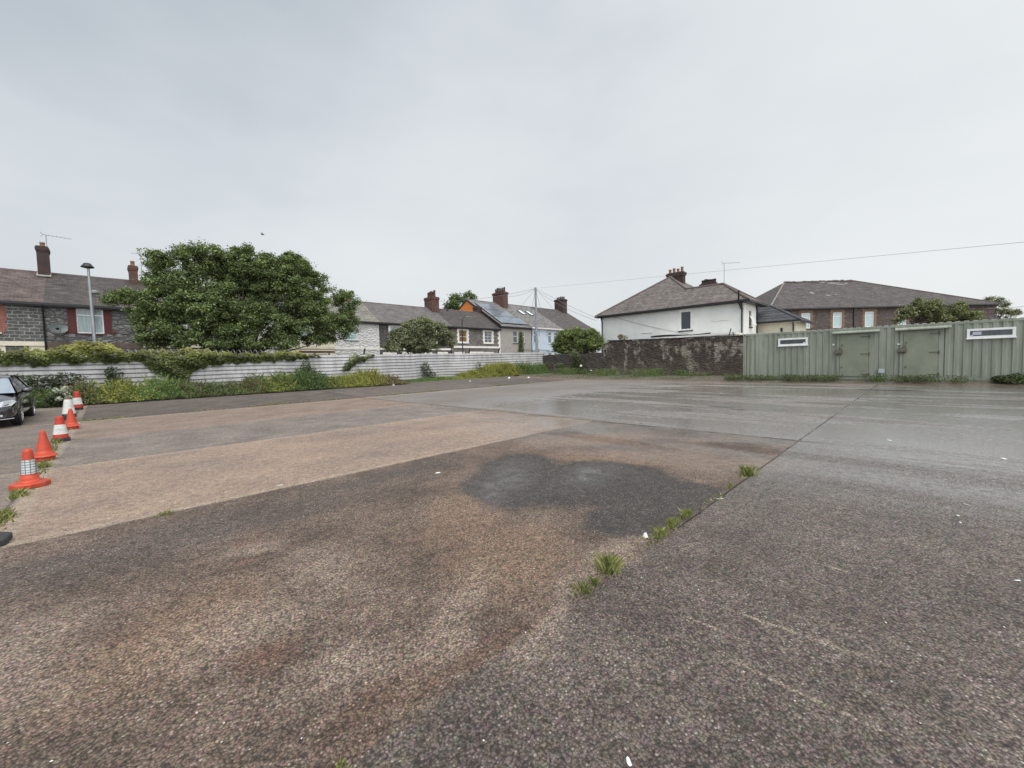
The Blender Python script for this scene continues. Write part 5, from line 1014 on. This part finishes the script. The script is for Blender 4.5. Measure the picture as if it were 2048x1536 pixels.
bush(((1140, 742, .8, .6), (1155, 725, .7, .7), (1165, 750, .9, .4), (1120, 735, .7, .5), (1150, 712, .5, .5)), XS - .5, 'dark bramble tangle spilling over the low stone wall', [(.075, .10, .045), (.11, .135, .06), (.17, .165, .10)], 5200, .055, 'X')
bush(((232, 755, .3, .5), (228, 765, .4, .4), (220, 745, .2, .3)), YFEN - .35, 'dark climbing sprig on the fence right of the lamp post', DG, 600)
bush(((40, 762, .8, .3), (90, 765, .8, .35), (130, 760, .7, .35)), YFEN - .5, 'low dark bramble behind the black car', DG, 1500)
bush(((1357, 745, .45, .22), (1370, 748, .4, .25)), XS - .9, 'bright green weed clump at the foot of the stone wall', [gL, gB], 700, .045, 'X')
bush(((1762, 757, .25, .22), (1755, 760, .3, .15)), XK - .35, 'small green weed below the grey box on the container', [gB, gA], 350, .04, 'X')
bush(((2015, 757, .35, .16), (2038, 755, .3, .2), (1998, 758, .25, .12)), XK - .5, 'leafy weeds at the foot of the container by the right edge', DG, 1100, .05, 'X')
bush(((1575, 755, .5, .22), (1540, 756, .3, .15)), XK - .35, 'small weeds at the foot of the container below its left strip window', [gB, gA], 600, .04, 'X')
# ivy up the grey house
p = onY(1042, 670, 37.8); clump('ivy', [((p.x, 37.8, 2.6 + i * .45), (.65 - .07 * i, .18, .4)) for i in range(7)], 1500, .07, [(.10, .13, .04), (.15, .17, .06)], 'tall ivy climbing the right corner of the pebbledashed house', 'ivy')
# white flowering shrub behind the cones
r = thing('hydrangea', (-1.4, 24.6, .1), 'shrub with round creamy flower heads beside the farthest cones', 'shrub')
fl = [(430, 233), (497, 220), (512, 262), (452, 298), (533, 293), (480, 235)]; P = []; 
c0 = onY(127, 800, 24.3)
for px, py in ((110, 798), (125, 790), (135, 805), (145, 800), (120, 808), (100, 806)):
    p = onY(px, py, 24.5); P.append(((p.x, 24.5, p.z), (.35, .3, .28)))
k = rng.integers(0, len(P), 1500); C = np.array([q[0] for q in P])[k]; Rr = np.array([q[1] for q in P])[k]; leafmesh('foliage', C + sph(1500) * Rr * rng.uniform(.3, 1, (1500, 1)), rng.normal(size=(1500, 3)) * .5 + np.array([0, -.3, .6]), rng.uniform(.6, 1.2, 1500) * .055, tones(1500, DG, .2), r)
MF = plain('cream_petals', (.42, .45, .33), .8, .2, 30)
for px, py in fl:
    X, Yp = 0 + px * 240 / 922, 720 + py * 400 / 1536; p = onY(X, Yp, 24.2); mb = MB(); 
    for v in sph(46): c = Vector(p) + Vector(v) * .10; t1 = Vector(rng.normal(size=3)).normalized() * .035; t2 = t1.cross(Vector(v)).normalized() * .035; mb.face([c + t1, c + t2, c - t1, c - t2])
    mb.build('flower_head', MF, r)

# tufts of grass in the joints
GT = [(.24, .26, .08), (.32, .33, .12), (.17, .20, .06), (.38, .36, .18)]
def tuft(px, py, rad, h_, n, label, cols=GT, elong=(1, 1), loc=None, wd=.0016, name='grass_tuft'):
    rad *= .72; c = loc or gnd(px, py); q = rng.normal(size=(n, 2)) * rad * .45 * np.array(elong); P = np.stack([c[0] + q[:, 0], c[1] + q[:, 1], np.full(n, c[2])], 1)
    fall = np.exp(-(q[:, 0] / elong[0] / rad) ** 2 - (q[:, 1] / elong[1] / rad) ** 2)
    V = blades(P, h_ * 1.15 * rng.uniform(.25, 1.1, n) * (.4 + .6 * fall), wd, None, .5); return props(quads(name, V, tones(n, cols, .3)), label, 'grass', 'grass tufts in the paving joints')
G2 = [(.20, .22, .075), (.29, .29, .11), (.14, .17, .055), (.36, .33, .17)]
tuft(1216, 1142, .10, .13, 300, 'bushy grass tuft in the joint, nearest large one with long stalks')
tuft(1168, 1184, .07, .07, 130, 'small sparse grass tuft nearest the camera', G2)
tuft(1190, 1168, .05, .06, 90, 'tiny grass tuft between the two nearest tufts', G2)
tuft(1320, 1072, .09, .075, 260, 'grass tuft beside the white crumpled litter', elong=(1.5, .7))
tuft(1345, 1052, .09, .08, 260, 'grass tuft in the middle of the elongated row', elong=(1.6, .7))
tuft(1370, 1033, .09, .07, 200, 'grass tuft at the far end of the elongated row', elong=(1.6, .7))
tuft(1497, 950, .13, .13, 230, 'grass tuft at the corner of the orange brown stain', G2, wd=.002)
tuft(1462, 975, .09, .05, 90, 'small flat grass tuft just before the orange brown stain', G2, elong=(1.6, .6))
tuft(330, 1030, .09, .05, 120, 'small grass tuft on the tan slab edge left of centre', G2, elong=(1.6, .5))
tuft(683, 1532, .03, .03, 60, 'tiny green sprig at the bottom edge of the frame', GT, wd=.002)
tuft(100, 912, .16, .10, 200, 'weeds at the foot of the second nearest cone', G2, elong=(.5, 1.8))
tuft(88, 935, .12, .10, 200, 'bright weeds just behind the nearest cone', GT, elong=(1.2, .9))
tuft(113, 885, .14, .12, 200, 'weeds beside the base of the middle red and white cone', G2, elong=(.5, 2.2))
tuft(38, 992, .14, .09, 300, 'broad leafy weeds just in front of the nearest cone', GT, elong=(.7, 1.7), wd=.006)
tuft(8, 1035, .12, .09, 260, 'broad leafy weeds at the left edge by the black cone base', GT, elong=(.7, 1.8), wd=.006)
# long stalks over the bushy tuft
c = gnd(1216, 1142); mb = MB()
for i in range(16):
    q = rng.uniform(0, 6.28); L = rng.uniform(.12, .26); a = Vector((c.x + rng.normal() * .03, c.y + rng.normal() * .03, 0)); d = Vector((-.75 + math.cos(q) * .7, .5 + math.sin(q) * .5, 0)) * L
    mb.tube([a, a + d * .5 + Vector((0, 0, L * .7)), a + d + Vector((0, 0, L * .85))], [.0012, .001, .0007], 3)
o_ = mb.build('grass_stalks', plain('dry_stalk', (.30, .27, .13), .8, .2, 30)); props(o_, 'thin dry seed stalks arching out of the bushy grass tuft', 'grass stalks')
# low weeds along the edges of the far bays
def edge(x0, y0, x1, y1, n, sp, h_, label):
    f = rng.random(n); keep = np.sin(f * 57) + np.sin(f * 23 + 2) + rng.normal(size=n) * .6 > .2; f = f[keep]; n = len(f); X = x0 + (x1 - x0) * f + rng.normal(size=n) * sp; Y = y0 + (y1 - y0) * f + rng.normal(size=n) * sp
    P = np.stack([X, Y, [gz(a, b) for a, b in zip(X, Y)]], 1); return props(quads('joint_weeds', blades(P, h_ * rng.uniform(.4, 1.1, n), .01, None, .8), tones(n, G2 + [gA], .3)), label, 'weeds', None, 'stuff')
edge(-.9, 18.55, 22, 18.7, 3800, .10, .07, 'thin line of weeds along the far edge of the concrete bays')
edge(2.0, 1.55, 6.4, 1.52, 320, .035, .028, 'tiny weeds and moss dotted along the diagonal joint in the near paving')
edge(-.88, 6.3, -.9, 18.4, 900, .06, .06, 'sparse weeds along the joint under the line of cones')

# ------------------------------------------------------------------ traffic cones
CO = plain('faded_orange_red_plastic', (.50, .055, .020), .5, .18, 5, .1, 40, .6, (.20, .075, .05))
CR_ = plain('deep_red_plastic', (.46, .032, .015), .5, .18, 5, .1, 40, .6, (.18, .06, .045))
CW = plain('dirty_white_sleeve', (.66, .65, .62), .5, .12, 6, dirt=.7, dirtc=(.28, .27, .25))
CB_ = plain('black_rubber', (.035, .036, .038), .75, .3, 6, .2, 40, .4, (.10, .095, .085))
def silver():
    t = NT('silver_mesh_sleeve'); u = t.n('ShaderNodeTexCoord', 'Object'); br = t.n('ShaderNodeTexBrick', None, {'Vector': t.map(u, rot=(R_(90), 0, 0)), 'Color1': (.50, .54, .54), 'Color2': (.62, .66, .66), 'Mortar': (.16, .18, .18), 'Scale': 1, 'Mortar Size': .005, 'Brick Width': .045, 'Row Height': .034}, offset=0)
    return t.fin(br.outputs[0], .35, None, .3)
CS = silver()
def cone(loc, H, body, label, sleeve=None, base=None, sides=8, tipm=None, rt_=.05, rot=.3, bw=.5, flange=True, R0_=.115):
    r = thing('traffic_cone', loc, label, 'traffic cone', 'traffic cones in a line'); x, y, z = loc; bh = .052 * H / .5; R0 = R0_ * H / .5; Rb = bw * H * .46
    b_ = base or body; mb = MB(); prof = [(0, 0), (Rb, 0), (Rb, bh), (Rb * .93, bh * 1.25), (R0 * 1.1, bh * 1.5), (0, bh * 1.5)]
    mb.lathe((x, y, z + .002), prof, sides, rot); mb.build('base', b_, r, .006)
    def rad(h): return R0 + (rt_ * H / .5 - R0) * (h - bh * 1.2) / (H - bh * 1.2)
    mb = MB(); mb.smooth = True; hs = [bh * 1.2, H * .2, H * .35, H * .5, H * .65, H * .8, H * .93, H]
    pr = [(rad(h), h) for h in hs]
    if flange and not base: pr = [(R0 * 1.32, bh * 1.4), (R0 * 1.18, H * .19), (rad(H * .2) * 1.04, H * .21)] + pr[1:]
    pr += [(rad(H) * .8, H), (rad(H) * .75, H - .02), (0, H - .03)]
    mb.lathe((x, y, z), pr, 28); mb.build('cone_body', body, r)
    if sleeve:
        m_, a, b = sleeve; mb = MB(); mb.smooth = True; hh = np.linspace(a * H, b * H, 5); mb.lathe((x, y, z), [(rad(h) + .0035, h) for h in hh], 28); mb.build('sleeve', m_, r)
        if m_ is CW:
            mb = MB(); a_ = .45 * H
    if tipm:
        mb = MB(); mb.smooth = True; mb.lathe((x, y, z), [(rad(h) + .003, h) for h in (H * .88, H * .94, H * .995)] + [(0, H)], 28); mb.build('tip', tipm, r)
    return r
G0 = lambda x, y: (x, y, gz(x, y))
cone(G0(-.955, 5.80), .5, CR_, 'cone cut off by the left edge so only its black rubber base shows', (CW, .4, .7), CB_, 8, bw=1.12)
cone(G0(-.83, 8.40), .51, CO, 'nearest orange cone with a silver mesh sleeve and eight sided base', (CS, .36, .72), None, 8, bw=.80, rot=.1, R0_=.09, rt_=.042)
cone(G0(-.88, 10.80), .52, CO, 'plain orange red cone with no sleeve, just behind the silver sleeved one', None, None, 24, rt_=.026, bw=.54, R0_=.12)
cone(G0(-.84, 13.50), .56, CR_, 'red cone with a wide white sleeve and a flat black base, third in the line', (CW, .30, .68), CB_, 8, bw=.60)
cone(G0(-.80, 16.25), .56, CO, 'plain orange cone half hidden behind the red and white one', None, None, 24, rt_=.026, bw=.54, R0_=.12)
cone(G0(-.98, 19.2), .74, CB_, 'tall cone all white above a dark base with a rusty tip', (CW, .28, .90), CB_, 4, RUST, rot=.9, bw=.5)
cone(G0(-.92, 22.6), .70, CR_, 'farthest red and white cone standing close to the weeds', (CW, .30, .66), CB_, 4, rot=.6, bw=.55)

# ------------------------------------------------------------------ car
PAINT = plain('black_car_paint', (.012, .012, .018), .16, .1, 3, spec=.8); PAINT.node_tree.nodes['Principled BSDF'].inputs['Coat Weight'].default_value = .8
CGL = glassy('car_glass', (.03, .035, .04), (.05, .055, .06)); TYRE = plain('tyre_rubber', (.02, .02, .02), .85, .2); RIM = plain('alloy_rim', (.62, .63, .64), .25, .1, metal=.8); LENS = plain('headlight_lens', (.42, .45, .46), .08, .2, 12, spec=.9); CHR = plain('chrome', (.75, .76, .78), .12, .05, metal=1.0)
wx = -1.93; CXc = wx - .90; YW = 18.95; YFR = YW - .90
car = thing('parked_car', (CXc, YW + 1.3, gz(CXc, 20)), 'black saloon car with silver wheels parked facing the camera at the left edge', 'car')
car_z = gz(-2, 20)
def S(*a): return a
# stations: y, half-width, z_bottom, z_shoulder, z_top(centre), crown
st = [(0.0, .62, .30, .52, .62), (.06, .78, .22, .58, .70), (.22, .86, .20, .62, .78), (.55, .895, .19, .68, .86), (1.0, .905, .19, .78, .93), (1.45, .91, .19, .86, .99), (2.2, .91, .19, .90, 1.0), (3.2, .91, .19, .93, 1.02), (3.9, .90, .20, .95, 1.06), (4.35, .86, .24, .94, 1.08), (4.6, .78, .32, .90, 1.04), (4.68, .70, .42, .80, .96)]
rings = []
for y, hw, zb, zs, zt_ in st:
    half = [(0, zb), (hw * .88, zb), (hw * .985, zb + .10), (hw, zb + (zs - zb) * .55), (hw * .985, zs - .04), (hw * .94, zs + .02), (hw * .75, zs + (zt_ - zs) * .6), (hw * .4, zt_ - .01), (0, zt_)]
    full = half + [(-a, z) for a, z in half[-2:0:-1]]; rings.append([(CXc + a, YFR + y, car_z + z) for a, z in full])
mb = MB(); mb.smooth = True; m_ = len(rings[0])
mb.raw([p for r_ in rings for p in r_], [(i * m_ + j, i * m_ + (j + 1) % m_, (i + 1) * m_ + (j + 1) % m_, (i + 1) * m_ + j) for i in range(len(rings) - 1) for j in range(m_)])
mb.raw(rings[0], [tuple(range(m_))[::-1]]); mb.raw(rings[-1], [tuple(range(m_))])
cb = mb.build('body', PAINT, car); sb = cb.modifiers.new('sub', 'SUBSURF'); sb.levels = 1; sb.render_levels = 2
# cabin: stations at belt and roof
def ringz(y, hw, z): return [(CXc - hw, YFR + y, car_z + z), (CXc + hw, YFR + y, car_z + z)]
RF = [(1.95, .60, 1.38), (2.3, .62, 1.45), (2.9, .62, 1.465), (3.5, .60, 1.42)]
mb = MB(); mb.smooth = True; pts = []
for y, hw, z in [(1.88, .60, 1.35)] + RF + [(3.62, .59, 1.385)]: pts.append([(CXc + a * hw, YFR + y, car_z + z + (1 - a * a) * .03) for a in (-1, -.6, 0, .6, 1)])
mb.raw([p for r_ in pts for p in r_], [(i * 5 + j, i * 5 + j + 1, (i + 1) * 5 + j + 1, (i + 1) * 5 + j) for i in range(len(pts) - 1) for j in range(4)])
mb.smooth = False
def pil(a, b, wdt, s):       # pillar strip
    for q in (1,): mb.prism([(CXc + s * a[0], YFR + a[1], car_z + a[2]), (CXc + s * a[0], YFR + a[1] + wdt, car_z + a[2]), (CXc + s * b[0], YFR + b[1] + wdt, car_z + b[2]), (CXc + s * b[0], YFR + b[1], car_z + b[2])], (0, 0, 0), (s * -.05, 0, 0))
for s in (1, -1):
    pil((.80, 1.12, .93), (.605, 1.88, 1.36), .10, s); pil((.86, 2.45, .94), (.63, 2.5, 1.44), .07, s); pil((.86, 3.75, .98), (.61, 3.45, 1.42), .22, s); pil((.85, 1.2, .90), (.85, 3.9, .96), .06, s); pil((.615, 1.9, 1.34), (.615, 3.5, 1.40), .1, s)
mb.build('roof', PAINT, car)
mb = MB(); zz = car_z; mb.face([(CXc - .80, YFR + 1.08, zz + .93), (CXc + .80, YFR + 1.08, zz + .93), (CXc + .60, YFR + 1.90, zz + 1.37), (CXc - .60, YFR + 1.90, zz + 1.37)]); mb.build('windscreen', glassy('windscreen_glass', (.20, .24, .28), (.30, .34, .38), 1), car)
mb = MB(); mb.face([(CXc + .76, YFR + 4.25, zz + 1.0), (CXc - .76, YFR + 4.25, zz + 1.0), (CXc - .58, YFR + 3.6, zz + 1.38), (CXc + .58, YFR + 3.6, zz + 1.38)]); mb.build('rear_window', CGL, car)
for s in (1, -1):
    mb = MB(); q = [(.835, 1.22, .92), (.845, 3.85, .96), (.60, 3.5, 1.40), (.61, 1.98, 1.38)]; mb.face([(CXc + s * a, YFR + b, zz + c) for a, b, c in (q if s > 0 else q[::-1])]); mb.build('side_window', CGL, car)
    mb = MB(); mb.smooth = True; x = CXc + s * 1.0; y = YFR + 1.45; V = []
    for k_ in range(5):
        f_ = k_ / 4; hx = (.06, .11, .125, .12, .08)[k_]; hz = (.04, .075, .085, .08, .05)[k_]; yy = y + (f_ - .5) * .16
        V += [(x + hx * math.cos(q), yy, zz + .985 + hz * math.sin(q)) for q in np.linspace(0, 2 * math.pi, 12, endpoint=False)]
    mb.raw(V, [(i * 12 + j, i * 12 + (j + 1) % 12, (i + 1) * 12 + (j + 1) % 12, (i + 1) * 12 + j) for i in range(4) for j in range(12)] + [tuple(range(12))[::-1], tuple(range(48, 60))]); mb.tube([(x - s * .1, y, zz + .95), (CXc + s * .84, y + .05, zz + .93)], .025, 6); mb.build('wing_mirror', PAINT, car)
    # headlight wraps round the corner
    mb = MB(); q = [(.40, -.010, .575), (.63, .03, .57), (.80, .14, .60), (.865, .42, .70), (.80, .38, .755), (.66, .16, .72), (.42, .05, .675)]
    q2 = [(CXc + s * (a + .02), YFR + b - .02, zz + c) for a, b, c in q]; mb.prism(q2 if s > 0 else q2[::-1], (0, 0, 0), (-s * .05, .08, 0)); mb.build('headlight', LENS, car)
    mb = MB(); q = [(.42, .0, .25), (.70, .05, .27), (.80, .14, .35), (.72, .06, .41), (.42, .0, .40)]; mb.prism([(CXc + s * (a + .01), YFR + b - .012, zz + c) for a, b, c in q], (0, 0, 0), (0, .05, 0)); fg = mb.build('fog_light_panel', plain('dark_grille', (.03, .03, .032), .5), car)
    mb = MB(); mb.box(CXc + s * .46, CXc + s * .66, YFR - .022, YFR - .0125, zz + .30, zz + .36); mb.build('fog_lamp', LENS, fg)
    for yw in (.90, 3.60):
        wc = (CXc + s * .905, YFR + yw, zz + .32)
        mb = MB(); mb.lathe((wc[0] - s * .17, wc[1], wc[2] + .01), [(.37, 0), (.37, s * .172)][:2] if 0 else [(0, s * .170), (.365, s * .170), (.365, 0)], 28, ax='x'); mb.build('wheel_arch', M_BLACK, car)
        w_ = MB(); w_.smooth = True; w_.lathe((wc[0], wc[1], wc[2]), [(.20, -s * .20), (.30, -s * .20), (.32, -s * .16), (.32, -s * .02), (.305, s * .01), (.225, s * .012), (.22, -s * .02)], 30, ax='x'); wo = w_.build('wheel', TYRE, car)
        mb = MB(); mb.lathe((wc[0], wc[1], wc[2]), [(.235, -s * .03), (.235, s * .013), (.205, s * .013), (.20, -s * .05)], 30, ax='x')
        for k_ in range(5):
            q = 2 * math.pi * k_ / 5 + .3; dv = Vector((0, math.cos(q), math.sin(q))); pv = Vector((0, -math.sin(q), math.cos(q))); c = Vector(wc)
            mb.prism([c + dv * .03 + pv * .035, c + dv * .21 + pv * .05, c + dv * .21 - pv * .05, c + dv * .03 - pv * .035], (s * -.02, 0, 0), (s * .008, 0, 0))
        mb.lathe((wc[0], wc[1], wc[2]), [(.06, -s * .03), (.06, s * .01), (0, s * .012)], 14, ax='x'); mb.build('rim', RIM, wo)
mb = MB(); mb.box(CXc - .40, CXc + .40, YFR - .02, YFR + .1, zz + .58, zz + .66); mb.box(CXc - .38, CXc + .38, YFR - .03, YFR + .1, zz + .25, zz + .40); mb.build('grille', plain('grille_black', (.02, .02, .02), .4), car)
mb = MB(); mb.tube([(CXc - .84, YFR + .16, zz + .235), (CXc - .70, YFR + .03, zz + .225), (CXc, YFR - .03, zz + .22), (CXc + .70, YFR + .03, zz + .225), (CXc + .84, YFR + .16, zz + .235)], .012, 6); mb.build('bumper_trim', CHR, car)

# ------------------------------------------------------------------ bird, litter, cover
c = EYE + ray(525, 469) * 45; mb = MB(); mb.smooth = True; dr_ = rt * .8 + Vector((0, 0, .1)); dr_.normalize()
mb.tube([c - dr_ * .20, c - dr_ * .08, c + dr_ * .06, c + dr_ * .17, c + dr_ * .22], [.012, .05, .06, .035, .008], 8)
for s in (1, -1):
    sv = Vector((-dr_.y, dr_.x, 0)).normalized() * s; mb.raw([c + dr_ * .09, c - dr_ * .04, c + sv * .22 + Vector((0, 0, .12)) - dr_ * .04, c + sv * .42 + Vector((0, 0, .04)) - dr_ * .12, c + sv * .2 + Vector((0, 0, .14)) + dr_ * .07], [(0, 1, 2, 3, 4)])
mb.face([c - dr_ * .18, c - dr_ * .30 + rt.cross(dr_) * .04, c - dr_ * .30 - rt.cross(dr_) * .04]); props(mb.build('bird', plain('dark_feathers', (.05, .05, .055), .8)), 'small dark bird flying in the grey sky above the big tree', 'bird')

PAP = plain('white_litter', (.72, .72, .70), .6, .1, 40)
def litter(px, py, s, label, hgt_=.3, ang=0., asp=1.0, X=None):
    c = X or gnd(px, py); mb = MB(); n = 9; V = []
    for i in range(n):
        q = 2 * math.pi * i / n; rr_ = s * rng.uniform(.65, 1.1); a, b = math.cos(q) * rr_, math.sin(q) * rr_ * asp; V.append((c[0] + a * math.cos(ang) - b * math.sin(ang), c[1] + a * math.sin(ang) + b * math.cos(ang), c[2] + .004 + rng.uniform(0, .15) * s * hgt_))
    T = [(c[0] + (v[0] - c[0]) * .55, c[1] + (v[1] - c[1]) * .55, c[2] + s * hgt_ * rng.uniform(.6, 1.3)) for v in V]
    mb.raw(V + T, [(i, (i + 1) % n, n + (i + 1) % n, n + i) for i in range(n)] + [tuple(range(n, 2 * n))]); return props(mb.build('litter', PAP), label, 'litter', 'scraps of white litter')
litter(1258, 1527, .022, 'white folded scrap at the bottom edge of the frame', .3, .8, .45)
litter(1291, 1075, .028, 'crumpled white wrapper at the near end of the grass row', 1.2)
litter(2035, 1162, .022, 'white scrap nearest the right edge of the frame', .3, 2.4, .4)
litter(1916, 1032, .02, 'white scrap left of the metal cover, farther of two', .3, .5, .6); litter(1921, 1046, .02, 'white scrap left of the metal cover, nearer of two', .2, .2, .5)
litter(1935, 1010, .05, 'thin pale sliver just beyond the metal cover', .1, .8, .12)
litter(2007, 918, .06, 'pale torn scrap on the wet paving near the right edge', .2, .5, .5); litter(1779, 881, .06, 'pale flat scrap on the wet paving right of the joint corner', .1, .5, .4)
litter(876, 946, .05, 'flat white scrap in the middle of the yard left of the wet patch', .15, .2, .7); litter(1440, 998, .05, 'white sliver by the grass joint right of the wet patch', .1, -.6, .15)
litter(560, 971, .05, 'white scrap on the tan slab', .1, .3, .3)
for px, py, s, lb in ((1018, 757, .13, 'large white bag lying in the yellow weeds by the fence'), (1057, 756, .10, 'small pointed white scrap right of the white bag'), (940, 763, .07, 'pale scrap left of the white bag by the fence'), (787, 771, .07, 'white scrap in front of the weeds, centre of the fence'), (258, 803, .08, 'white scrap before the weeds near the left cones')): litter(px, py, s, lb, .8)
p = onX(1162, 733, XS - .9); litter(0, 0, .14, 'white rag caught on the bramble by the low wall', 1.0, X=(p.x, p.y, p.z)); p = onX(1182, 742, XS - 1.2); litter(0, 0, .11, 'pale torn bag in the weeds right of the bramble', 1.0, X=(p.x, p.y, p.z))
for px, py, lb in ((1828, 965, 'dark leaf shaped scrap on the right half of the yard'), (1965, 957, 'small dark scrap on the wet paving at the right')):
    c = gnd(px, py); mb = MB(); mb.prism([(c.x - .05, c.y - .02, .003), (c.x + .01, c.y - .035, .004), (c.x + .05, c.y + .03, .004), (c.x - .02, c.y + .025, .003)], (0, 0, 0), (0, 0, .012)); props(mb.build('scrap', CB_), lb, 'scrap')
# loose grit
n = 2600; X = rng.uniform(-.6, 14, n); Y = rng.uniform(-1.6, 9, n); sz = rng.uniform(.002, .0065, n); P = np.stack([X, Y, np.array([gz(a, b) for a, b in zip(X, Y)]) + .003], 1)
V = np.empty((n, 4, 3)); q0 = rng.uniform(0, 6.28, n)
for k in range(4): V[:, k] = P + np.stack([np.cos(q0 + k * 1.57) * sz * rng.uniform(.6, 1.2, n), np.sin(q0 + k * 1.57) * sz * rng.uniform(.6, 1.2, n), rng.uniform(0, .004, n)], 1)
t = NT('pale_grit'); a_ = t.n('ShaderNodeAttribute', 0, attribute_name='tone'); t.fin(a_, .8)
props(quads('grit', V, tones(n, [(.5, .47, .42), (.36, .32, .27), (.62, .60, .56)], .2), None, t.m), 'pale loose grit scattered over the near paving', 'grit', None, 'stuff')
# metal cover cut by the right edge
c = gnd(2034, 1036); r = thing('drain_cover', (c.x, c.y, 0), 'rusty rectangular drain cover in a pale concrete surround at the right edge', 'drain cover')
mb = MB(); mb.box(5.2, 6.3, -1.5, -.56, -.01, .012); mb.build('surround', plain('old_concrete', (.17, .16, .145), .9, .25, 6, .4, 40), r)
mb = MB(); mb.box(5.95, 6.24, -1.45, -.59, .0125, .028)
for i in range(9): mb.box(5.97, 6.18, -1.42 + i * .085, -1.39 + i * .085, .0285, .034)
mb.build('lid', RUST, r)
